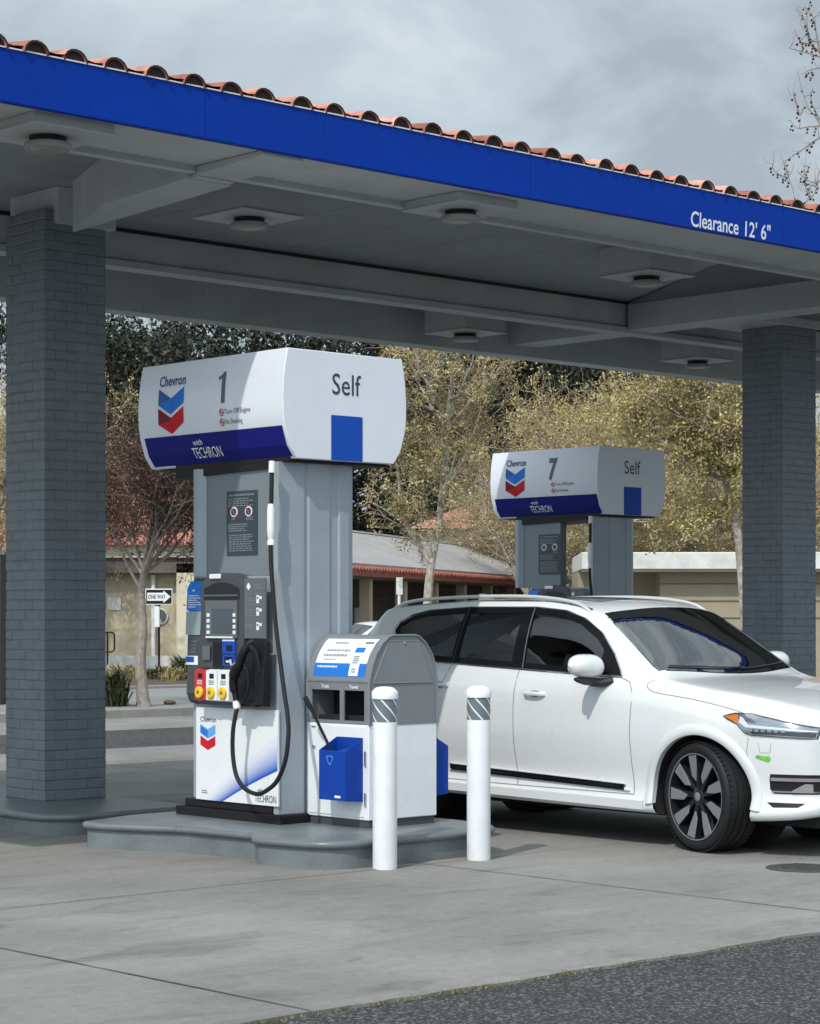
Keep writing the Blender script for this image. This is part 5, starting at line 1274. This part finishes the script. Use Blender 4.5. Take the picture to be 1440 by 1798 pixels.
# -- flat beige building on the right
b3 = thing('beige_building', 'flat beige building with a white parapet seen left of the right column', 'building', (wx(1200, 52), 52, 0), -.03)
def q3(name, m, fn, **k):
    mb = MB(); fn(mb); return mb.build(name, m, parent=b3, **k)
q3('parapet', 'white_stucco', lambda m: m.box(-2.4, 6, -.5, 5, 2.68, 3.08), bevel=.02)
q3('wall', 'wall_beige', lambda m: (m.box(-.55, 6, 0, 5, 0, 2.67), m.box(-2.4, -.55, 1.5, 5, 0, 2.67)))
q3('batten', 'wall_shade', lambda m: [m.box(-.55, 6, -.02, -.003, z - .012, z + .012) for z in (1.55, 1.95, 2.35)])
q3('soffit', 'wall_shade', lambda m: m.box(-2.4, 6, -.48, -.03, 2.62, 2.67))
# -- red hip roof further back
b4 = thing('red_roofed_building', 'building with a red hipped roof half hidden behind the pale tree', 'building', (wx(835, 85), 85, 0), 0)
m = MB(); m.add([(-2.6, 0, 4.95), (5, 0, 4.95), (5, 8, 4.95), (-2.6, 8, 4.95), (-.1, 3.5, 6.1), (2.8, 3.5, 6.1)], [(0, 1, 5, 4), (0, 4, 3), (1, 2, 5), (3, 4, 5, 2)]); m.build('roof', 'terracotta', parent=b4)
m = MB(); m.box(-2.2, 4.6, .5, 7.5, 0, 4.94); m.build('wall', 'wall_cream', parent=b4)
b5 = thing('tiled_roof_house', 'house with a reddish tiled roof at the right edge behind the right column', 'house', (wx(1500, 70), 70, 0), 0)
m = MB(); m.add([(-1.6, 0, 4.6), (7, 0, 4.6), (7, 8, 4.6), (-1.6, 8, 4.6), (.4, 4, 7.4), (5, 4, 7.4)], [(0, 1, 5, 4), (0, 4, 3), (1, 2, 5), (3, 4, 5, 2)]); m.build('roof', 'terracotta', parent=b5)
m = MB(); m.box(-1.3, 6.6, .5, 7.5, 0, 4.59); m.build('wall', 'wall_cream', parent=b5)
# -- signs
sg_ = thing('one_way_sign', 'ONE WAY sign, white arrow on black, on a black post beside the bare tree', 'street sign', (wx(279, 55), 55, .17), 0)
m = MB(); m.tube([(0, .03, 0), (0, .03, 1.75)], .035, 8); m.build('post', 'black', parent=sg_, smooth=True)
m = MB(); m.box(-.42, .42, -.012, .012, 1.70, 2.10); pl = m.build('sign_plate', 'ink_white', parent=sg_, bevel=.008); sg_.scale = (.80, 1, 1)
m = MB(); m.box(-.395, .395, -.016, -.0125, 1.725, 2.075); m.build('sign_face', 'black', parent=sg_)
m = MB(); m.prism([(-.36, 1.80), (.14, 1.80), (.14, 1.745), (.37, 1.90), (.14, 2.055), (.14, 2.0), (-.36, 2.0)], 'y', -.020, -.0165); ar = m.build('arrow', 'ink_white', parent=sg_)
m = MB(); text_fit(m, 'ONE WAY', lambda X, Y: (X, -.0215, Y), -.33, .22, 1.85, .10, bold=.02); m.build('sign_lettering', 'black', parent=ar)
m = MB(); m.box(-.14, .02, -.02, .0, 1.15, 1.66); m.build('lower_plate', 'ink_white', parent=sg_)
s2 = thing('parking_sign', 'small pale sign on a white post in front of the porch', 'street sign', (wx(701, 45), 45, 0), 0)
m = MB(); m.tube([(0, .03, 0), (0, .03, 2.35)], .03, 8); m.build('post', 'white_metal', parent=s2, smooth=True)
m = MB(); m.box(-.06, .07, -.01, .01, 2.03, 2.38); m.build('sign_plate', 'white_stucco', parent=s2)

# =================================================================== OTHER CARS
car('parked_car', 'white parked car with red tail lamps far behind between the pump and the SUV', 'car', (-1.9, 43, 0), radians(205), 'car_white_trim', False, scl=(.92, .92, .86))
car('parked_car', 'red parked car at the right edge just behind the right column', 'car', (wx(1440, 40) + 2.1, 40, 0), radians(172), 'car_red', False, scl=(.92, .92, .86))

# =================================================================== TREES
def grow(mb, tips, P, D, ln, r, lev, R, prm, mi):
    seg = prm['seg'][lev]; pts = [P]; rs = [r]; d = D.copy(); p = P.copy()
    for i in range(seg):
        d = (d + Vector((R.gauss(0, 1), R.gauss(0, 1), R.gauss(0, 1))) * prm['wob'][lev] + Vector((0, 0, prm['up'][lev]))).normalized()
        p = p + d * (ln / seg); pts.append(p.copy()); rs.append(r * (1 - (i + 1) / seg * prm['tap'][lev]))
        if lev == prm['levels'] - 1: tips.append((p.copy(), d.copy()))
    mb.tube(pts, rs, prm['sides'][lev], mi[min(lev, len(mi) - 1)], cap=False)
    if lev + 1 < prm['levels']:
        nchild = prm['n'][lev]
        for c in range(nchild):
            t = prm['t0'][lev] + (1 - prm['t0'][lev]) * (c + R.random()) / nchild; k = min(seg - 1, int(t * seg)); f = t * seg - k
            q = pts[k].lerp(pts[k + 1], min(1, f)); dd = (pts[k + 1] - pts[k]).normalized()
            side = dd.cross(Vector((R.gauss(0, 1), R.gauss(0, 1), R.gauss(0, 1)))).normalized()
            a = radians(R.uniform(*prm['ang'][lev])); nd = (dd * cos(a) + side * sin(a)).normalized()
            grow(mb, tips, q, nd, ln * R.uniform(*prm['len'][lev]), max(.0075 if prm.get('far') else .004, r * prm['rad'][lev] * (1 - .5 * t)), lev + 1, R, prm, mi)
def leaves(mb, tips, R, per, size, jit, mats, nm, keep=1.0):
    from mathutils import noise as nz_
    for (p, d) in tips:
        if R.random() > keep * (1.7 if nz_.noise(p * 1.1 + Vector((R.random() * .2, 7, 3))) > .02 else .35): continue
        m_ = R.choices(range(nm), mats)[0]
        for k in range(per):
            c = p + Vector((R.gauss(0, jit), R.gauss(0, jit), R.gauss(0, jit))); s = size * R.uniform(.5, 1.3)
            u = Vector((R.gauss(0, 1), R.gauss(0, 1), R.gauss(0, 1))).normalized(); v = u.cross(Vector((R.gauss(0, 1), R.gauss(0, 1), R.gauss(0, 1)))).normalized()
            mb.add([c - u * s, c - v * s * .55, c + u * s, c + v * s * .55], [(0, 1, 2, 3)], m_)
def tree(name, label, loc, seed, prm, trunk, trunk_r, bark, leafm, weights, per, size, jit, keep=1.0, group=None, cat='tree', extra=None, rz=0.0):
    R = random.Random(seed); root = thing(name, label, cat, loc, rz, group); tips = []
    mb = MB(); tw = MB(); tp = smooth_path(trunk, 4); n = len(tp)
    mb.tube(tp, [trunk_r * (1.25 if i == 0 else 1) * (1 - .72 * i / n) for i in range(n)], 10)
    tr = mb.build('trunk', bark[0], parent=root, smooth=True)
    for (t, ang_z, elev, ln, rr) in prm['limbs'](R):
        k = min(n - 2, int(t * (n - 1))); q = Vector(tp[k]); d = Vector((cos(ang_z) * cos(elev), sin(ang_z) * cos(elev), sin(elev)))
        grow(tw, tips, q, d, ln, rr, 0, R, prm, [0, 0, 1, 1])
    for pth in (extra or []):
        pp = smooth_path(pth[0], 5); tw.tube(pp, [pth[1] * (1 - .7 * i / len(pp)) for i in range(len(pp))], 7, 0, cap=False)
        for i in range(2, len(pp) - 1, 2):
            for q_ in range(pth[2]):
                a = R.uniform(0, 2 * pi); e_ = R.uniform(-.1, 1.3)
                grow(tw, tips, Vector(pp[i]), Vector((cos(a) * cos(e_), sin(a) * cos(e_), sin(e_))), R.uniform(.5, 1.3) * pth[3], pth[1] * .3, 1, R, prm, [0, 0, 1, 1])
    tw.build('branches', [bark[0], bark[1]], parent=root)
    if leafm:
        lv = MB(); leaves(lv, tips, R, per, size, jit, weights, len(leafm), keep); lv.build('crown', leafm, parent=root)
    return root
def copy_tree(src, loc, rz, scale, label):
    c = src.copy(); C.objects.link(c); c.location = loc; c.rotation_euler = (0, 0, rz); c.scale = (scale,) * 3; c['label'] = label
    for ch in src.children:
        k = ch.copy(); C.objects.link(k); k.parent = c
    return c
BARE = dict(levels=4, seg=[6, 5, 4, 3], wob=[.10, .15, .2, .25], up=[.05, .03, .02, .0], tap=[.7, .7, .7, .7], sides=[6, 4, 3, 3], n=[7, 7, 6], t0=[.25, .2, .1], ang=[(20, 50), (25, 60), (25, 65)], len=[(.45, .7), (.4, .7), (.4, .7)], rad=[.45, .5, .55],
            limbs=lambda R: [(R.uniform(.75, 1), R.uniform(0, 2 * pi), R.uniform(.6, 1.3), R.uniform(1.35, 1.95), .032) for _ in range(17)])
tree('bare_tree', 'small brown leafless tree with a pale trunk behind the pump and the left column', (wx(249, 36), 36, .13), 3, BARE, [(0.03, 0, 0), (-.02, 0, .7), (.02, 0, 1.3), (0, 0, 1.9), (.04, 0, 2.3)], .11, ['bark_grey', 'twig_brown'], ['leaf_brown', 'leaf_russet', 'twig_brown'], [4, 1.0, 6], 2, .03, .09, .5)
BUD = dict(far=1, levels=4, seg=[6, 5, 4, 3], wob=[.14, .2, .25, .3], up=[.05, .05, .03, .02], tap=[.7, .7, .7, .7], sides=[6, 4, 3, 3], n=[7, 5, 4], t0=[.2, .2, .1], ang=[(25, 60), (25, 65), (25, 70)], len=[(.4, .65), (.4, .65), (.4, .7)], rad=[.45, .5, .55],
           limbs=lambda R: [(R.uniform(.35, 1), R.uniform(0, 2 * pi), R.uniform(.25, 1.25), R.uniform(1.9, 3.2), .06) for _ in range(16)])
def fpx(px, py, Y, loc): return (wx(px, Y) - loc[0], 0, 1.615 + (1080 - py) / 3890 * Y - loc[2])
SPARSE = dict(BUD); SPARSE['n'] = [5, 5, 4]; SPARSE['limbs'] = lambda R: [(R.uniform(.45, 1), R.uniform(0, 2 * pi), R.uniform(.1, 1.0), R.uniform(1.3, 2.3), .04) for _ in range(11)]
lc = (wx(752, 44), 44, 0)
tree('sycamore_tree', 'pale-barked sycamore with a forked trunk rising behind the pump', lc, 11, SPARSE,
     [fpx(*q, 44, lc) for q in ((752, 1222), (750, 1100), (752, 1040), (758, 985), (769, 930), (775, 880), (783, 800), (786, 745), (791, 690), (798, 650), (808, 610))], .105, ['bark_pale', 'twig_tan'], ['bud_tan', 'bud_yellow', 'bud_green'], [5, 2, 1.5], 5, .032, .06, .42,
     extra=[([fpx(*q, 44, lc) for q in ((756, 990), (735, 955), (712, 920), (703, 880), (700, 830), (690, 780), (697, 720))], .058, 2, .9), ([fpx(*q, 44, lc) for q in ((712, 920), (690, 905), (668, 890), (650, 880))], .02, 1, .5), ([fpx(*q, 44, lc) for q in ((786, 745), (805, 690), (828, 640), (834, 600))], .03, 2, .8),
            ([fpx(*q, 44, lc) for q in ((765, 850), (745, 838), (733, 800), (728, 770))], .022, 2, .7), ([fpx(*q, 44, lc) for q in ((783, 800), (810, 775), (830, 760), (855, 700))], .02, 2, .8)])
lc = (wx(1318, 42), 42, 0)
tree('sycamore_tree', 'crooked sycamore with yellow buds reaching left from behind the right column', lc, 21, SPARSE,
     [fpx(*q, 42, lc) for q in ((1318, 1230), (1308, 1080), (1298, 960), (1290, 905), (1275, 850), (1266, 800), (1262, 740), (1270, 690), (1262, 630))], .10, ['bark_pale', 'twig_tan'], ['bud_yellow', 'bud_tan', 'bud_green'], [5, 3, 1.5], 6, .034, .08, .7,
     extra=[([fpx(*q, 42, lc) for q in ((1272, 842), (1240, 832), (1200, 832), (1185, 800), (1150, 775), (1120, 760))], .045, 3, 1.0), ([fpx(*q, 42, lc) for q in ((1268, 830), (1225, 790), (1200, 770), (1182, 720), (1178, 690), (1190, 650))], .035, 3, 1.0), ([fpx(*q, 42, lc) for q in ((1285, 890), (1250, 925), (1200, 950), (1150, 945))], .03, 3, .7), ([fpx(*q, 42, lc) for q in ((1270, 840), (1310, 800), (1370, 760))], .035, 3, 1.0)])
bt = tree('budding_tree', 'tall budding tree with yellow green tips standing right of the middle', (wx(930, 62), 62, 0), 31, BUD, [(0, 0, 0), (.1, 0, 1.3), (-.1, .1, 2.5), (.1, 0, 3.5), (0, 0, 4.4), (.1, 0, 5.2)], .13, ['bark_pale', 'twig_tan'], ['bud_tan', 'bud_yellow', 'bud_green'], [5, 2.2, 1], 8, .034, .07, .22, group='budding trees behind the canopy')
bt2 = tree('budding_tree', 'budding tree with mostly tan twigs beside the yellow one', (wx(1075, 58), 58, 0), 37, BUD, [(0, 0, 0), (-.1, 0, 1.3), (.1, .1, 2.5), (0, 0, 3.5), (.1, 0, 4.3), (-.1, 0, 5.0)], .13, ['bark_pale', 'twig_tan'], ['bud_yellow', 'bud_tan', 'bud_green'], [5, 3, 1], 9, .035, .075, .32, group='budding trees behind the canopy')
TWIG = dict(BUD); TWIG['n'] = [8, 6, 4]; TWIG['limbs'] = lambda R: [(R.uniform(.3, 1), R.uniform(0, 2 * pi), R.uniform(.6, 1.35), R.uniform(1.8, 3.0), .05) for _ in range(18)]
bt3 = tree('budding_tree', 'upswept twiggy tree with hardly any buds behind the pump numbered 7', (wx(985, 72), 72, 0), 53, TWIG, [(0, 0, 0), (.1, 0, 1.3), (0, .1, 2.6), (.1, 0, 3.8), (0, 0, 4.6), (.05, 0, 5.3)], .13, ['bark_pale', 'twig_tan'], ['bud_tan', 'twig_tan', 'bud_green'], [5, 3, .6], 3, .04, .07, .3, group='budding trees behind the canopy')
for i, (px, Y, sc_, src, lab) in enumerate([(868, 70, .84, bt3, 'twiggy budding tree just left of the pump numbered 7'), (1030, 66, .82, bt, 'budding tree directly behind the pump numbered 7'), (1150, 64, .98, bt2, 'budding tree right of the pump numbered 7'), (1215, 60, .85, bt2, 'budding tree behind the crooked sycamore'), (1330, 66, 1.0, bt2, 'budding tree behind the right column'), (1110, 72, .92, bt3, 'twiggy tree between two yellow ones right of the pump numbered 7'),
                                   (1420, 60, 1.0, bt, 'budding tree at the far right edge'), (205, 62, .80, bt, 'pale budding tree between left column and pump, above the bare one'), (300, 66, .80, bt2, 'pale budding tree behind the left end of the pump valance'),
                                   (60, 60, 1.0, bt2, 'budding tree behind the left column'), (-10, 56, .95, bt, 'budding tree at the left edge')]):
    copy_tree(src, (wx(px, Y), Y, 0), 1.3 * i, sc_, lab)
# evergreens: limbs carrying dense dark foliage clumps
EV = dict(levels=3, seg=[6, 4, 3], wob=[.1, .18, .25], up=[.03, .03, .02], tap=[.7, .7, .7], sides=[6, 4, 3], n=[8, 6], t0=[.15, .1], ang=[(30, 70), (30, 70)], len=[(.35, .6), (.35, .6)], rad=[.45, .5],
          limbs=lambda R: [(R.uniform(.3, 1), R.uniform(0, 2 * pi), R.uniform(.1, 1.2), R.uniform(2.5, 4.6), .1) for _ in range(26)])
ev = tree('evergreen_tree', 'tall dark evergreen rising above the left end of the pump valance', (wx(330, 88), 88, 0), 41, EV, [(0, 0, 0), (.1, 0, 3), (-.2, .1, 6), (.1, 0, 9), (0, 0, 12.2)], .3, ['bark_dark', 'bark_dark'], ['leaf_dark', 'leaf_olive'], [5, 1.4], 8, .12, .16, .50, group='evergreens behind')
for i, (px, Y, sc_, lab) in enumerate([(215, 86, .97, 'dark evergreen beside the left column'), (440, 92, 1.0, 'dark evergreen above the middle of the first valance'), (530, 95, 1.02, 'dark evergreen above the right part of the first valance'), (120, 90, 1.0, 'dark evergreen behind the left column'),
                                       (650, 98, 1.04, 'dark evergreen behind the tree left of the forked sycamore'), (880, 92, 1.0, 'dark evergreen right of the forked sycamore'), (960, 90, 1.0, 'dark evergreen above the pump numbered 7'), (1050, 94, 1.0, 'dark evergreen right of the one above the pump numbered 7'), (1130, 97, .92, 'smaller dark evergreen near the right column'), (780, 100, .95, 'dark evergreen behind the forked sycamore'), (1260, 100, .85, 'dark evergreen behind the crooked sycamore')]):
    copy_tree(ev, (wx(px, Y), Y, 0), 2.1 * i + 1, sc_, lab)
# far woodland closing the view: one mass
R = random.Random(77); lv = MB()
for i in range(26000):
    X = R.uniform(-32, 36); Y = R.uniform(104, 125); hmax = 7.2 + 1.8 * sin(X * .35) + 1.3 * sin(X * .9 + 2) + (Y - 104) * .08
    z = R.random() ** .8 * hmax; s = R.uniform(.18, .42)
    u = Vector((R.gauss(0, 1), R.gauss(0, .5), R.gauss(0, 1))).normalized(); v = u.cross(Vector((R.gauss(0, .3), 1, R.gauss(0, .3)))).normalized(); c = Vector((X, Y, z))
    lv.add([c - u * s, c - v * s * .6, c + u * s, c + v * s * .6], [(0, 1, 2, 3)], R.choices([0, 1, 2], [3, 4, .5])[0])
struct(lv.build('woodland', ['leaf_dark', 'leaf_olive', 'bud_green']), kind='stuff')
m = MB(); n = 60
top = [(-60 + i * 2.2, 128 + 3 * sin(i), 8.0 + 1.5 * sin(i * .7) + sin(i * 1.9)) for i in range(n)]
m.add([(p[0], 124, 0) for p in top] + top + [(p[0], 170, p[2] * .9) for p in top], [(i, i + 1, n + i + 1, n + i) for i in range(n - 1)] + [(n + i, n + i + 1, 2 * n + i + 1, 2 * n + i) for i in range(n - 1)])
mat('hill', (0.035, 0.042, 0.024), 0.9, var=.5, vscale=.8, bump=1.0, bscale=1.5)
struct(m.build('wooded_hill', 'hill', smooth=True))
# sycamore with seed balls above the canopy on the right
lc = (wx(1520, 40), 40, 0); P4 = lambda *qs: [fpx(x, y, 40, lc) for x, y in qs]
pb = thing('seed_ball_tree', 'bare sycamore twigs with dark seed balls above the right end of the roof', 'tree', lc)
m = MB(); m.tube(smooth_path(P4((1520, 1240), (1515, 900), (1500, 600), (1490, 350), (1470, 150), (1460, -60)), 4), .13, 8); m.build('trunk', 'bark_grey', parent=pb, smooth=True)
brs = [((1490, 340), (1460, 270), (1437, 212), (1420, 190), (1408, 155), (1400, 125)), ((1480, 250), (1450, 240), (1432, 246), (1410, 262), (1390, 275), (1378, 290), (1392, 330), (1397, 360)), ((1470, 200), (1440, 220), (1420, 222), (1400, 225), (1388, 211)), ((1470, 140), (1440, 92), (1428, 80), (1420, 60), (1417, 30), (1422, 5), (1424, -20)),
       ((1465, 120), (1440, 100), (1415, 92), (1400, 88), (1386, 85)), ((1500, 420), (1460, 330), (1440, 300), (1430, 340), (1408, 358)), ((1490, 350), (1450, 315), (1433, 322), (1412, 312), (1400, 300)), ((1378, 290), (1384, 310), (1372, 308), (1360, 300), (1356, 288)), ((1440, 210), (1432, 195), (1424, 175), (1427, 155)), ((1470, 115), (1445, 118), (1425, 122), (1412, 128)),
       ((1440, 92), (1434, 60), (1428, 30), (1412, 10)), ((1410, 190), (1404, 200), (1396, 170), (1393, 160)), ((1455, 60), (1440, 72), (1425, 70), (1418, 50), (1408, 22)), ((1428, 80), (1415, 75), (1405, 72), (1395, 50)), ((1438, 330), (1425, 325), (1418, 340), (1412, 300), (1416, 290))]
R = random.Random(5); m = MB(); npod = 0
for b_ in brs:
    pp = smooth_path(P4(*b_), 5); m.tube(pp, [.020 * (1 - .78 * i / len(pp)) for i in range(len(pp))], 5, cap=False)
    for i in range(6, len(pp), 2):
        if R.random() < .5:
            q = Vector(pp[i]); d = Vector((R.gauss(0, 1), R.gauss(0, 1), R.uniform(-.2, 1))).normalized(); m.tube([q, q + d * .12, q + d * .2 + Vector((0, 0, .1))], [.007, .006, .003], 3, cap=False)
        if R.random() < .62:
            q = Vector(pp[i]); 
            for k in range(R.randint(1, 3)):
                c = q + Vector((R.uniform(-.05, .05), R.uniform(-.05, .05), -.05 - k * .055)); r_ = R.uniform(.017, .026); m.tube([q, c], .003, 3, cap=False)
                pod = MB(); pod.lathe([(r_ * .3, -r_), (r_ * .9, -r_ * .45), (r_, 0), (r_ * .9, r_ * .45), (r_ * .3, r_)], 7); npod += 1
                po = pod.build('seed_ball', 'pod', parent=pb); po.location = c
m.build('branches', 'bark_grey', parent=pb)
# low planting: separate tufts
def tuft(name, label, px, Y, z, h, n, mats_, seed, cat='plant', grp=None):
    R = random.Random(seed); m = MB()
    for i in range(n):
        a = R.uniform(0, 2 * pi); l = R.uniform(.3, 1) * h; sp = R.uniform(.1, .75) * h; wd = .012 + .012 * R.random(); b0 = Vector((R.gauss(0, .1), R.gauss(0, .1), 0)); d = Vector((cos(a), sin(a), 0)); s = Vector((-sin(a), cos(a), 0)) * wd
        p1 = b0 + d * sp * .4 + Vector((0, 0, l * .7)); p2 = b0 + d * sp + Vector((0, 0, l * R.uniform(.6, 1)))
        m.add([b0 - s, b0 + s, p1 + s, p1 - s, p2], [(0, 1, 2, 3), (3, 2, 4)], R.randrange(len(mats_)))
    o = m.build(name, mats_); tag(o, label, cat, grp, loc=(wx(px, Y), Y, z)); return o
tuft('leafy_shrub', 'green strappy plant at the foot of the left column, in front of the kerb strip', 196, 36, .13, .75, 420, ['shrub_green', 'leaf_olive'], 1)
for i, (px, Y, h, st, lab) in enumerate([(206, 50, .45, 1, 'straw coloured grass tuft left of the bare tree trunk'), (222, 49, .42, 1, 'straw coloured grass tuft next to the bare tree trunk'), (236, 51, .40, 0, 'low green shrub just left of the trunk'), (272, 50, .35, 0, 'low green shrub under the one way sign'), (288, 50, .42, 0, 'low green shrub right of the sign post'), (305, 49, .38, 1, 'dry grass tuft between sign and pump'), (320, 50, .7, 0, 'taller green shrub against the left edge of the pump'), (334, 51, .6, 0, 'green shrub half hidden by the left edge of the pump')]):
    tuft('low_plant', lab, px, Y, .15, h, 260, ['shrub_straw', 'bud_tan'] if st else ['shrub_green', 'leaf_olive', 'shrub_straw'], 10 + i, grp='low plants in the bed')
# a loose stone in the kerb strip
m = MB(); m.lathe([(.02, 0), (.09, .01), (.11, .04), (.07, .07), (.01, .08)], 9); o = m.build('stone', 'soil'); tag(o, 'small dark stone lying on the pavement strip behind the kerb', 'stone', loc=(wx(298, 36.6), 36.6, .135))
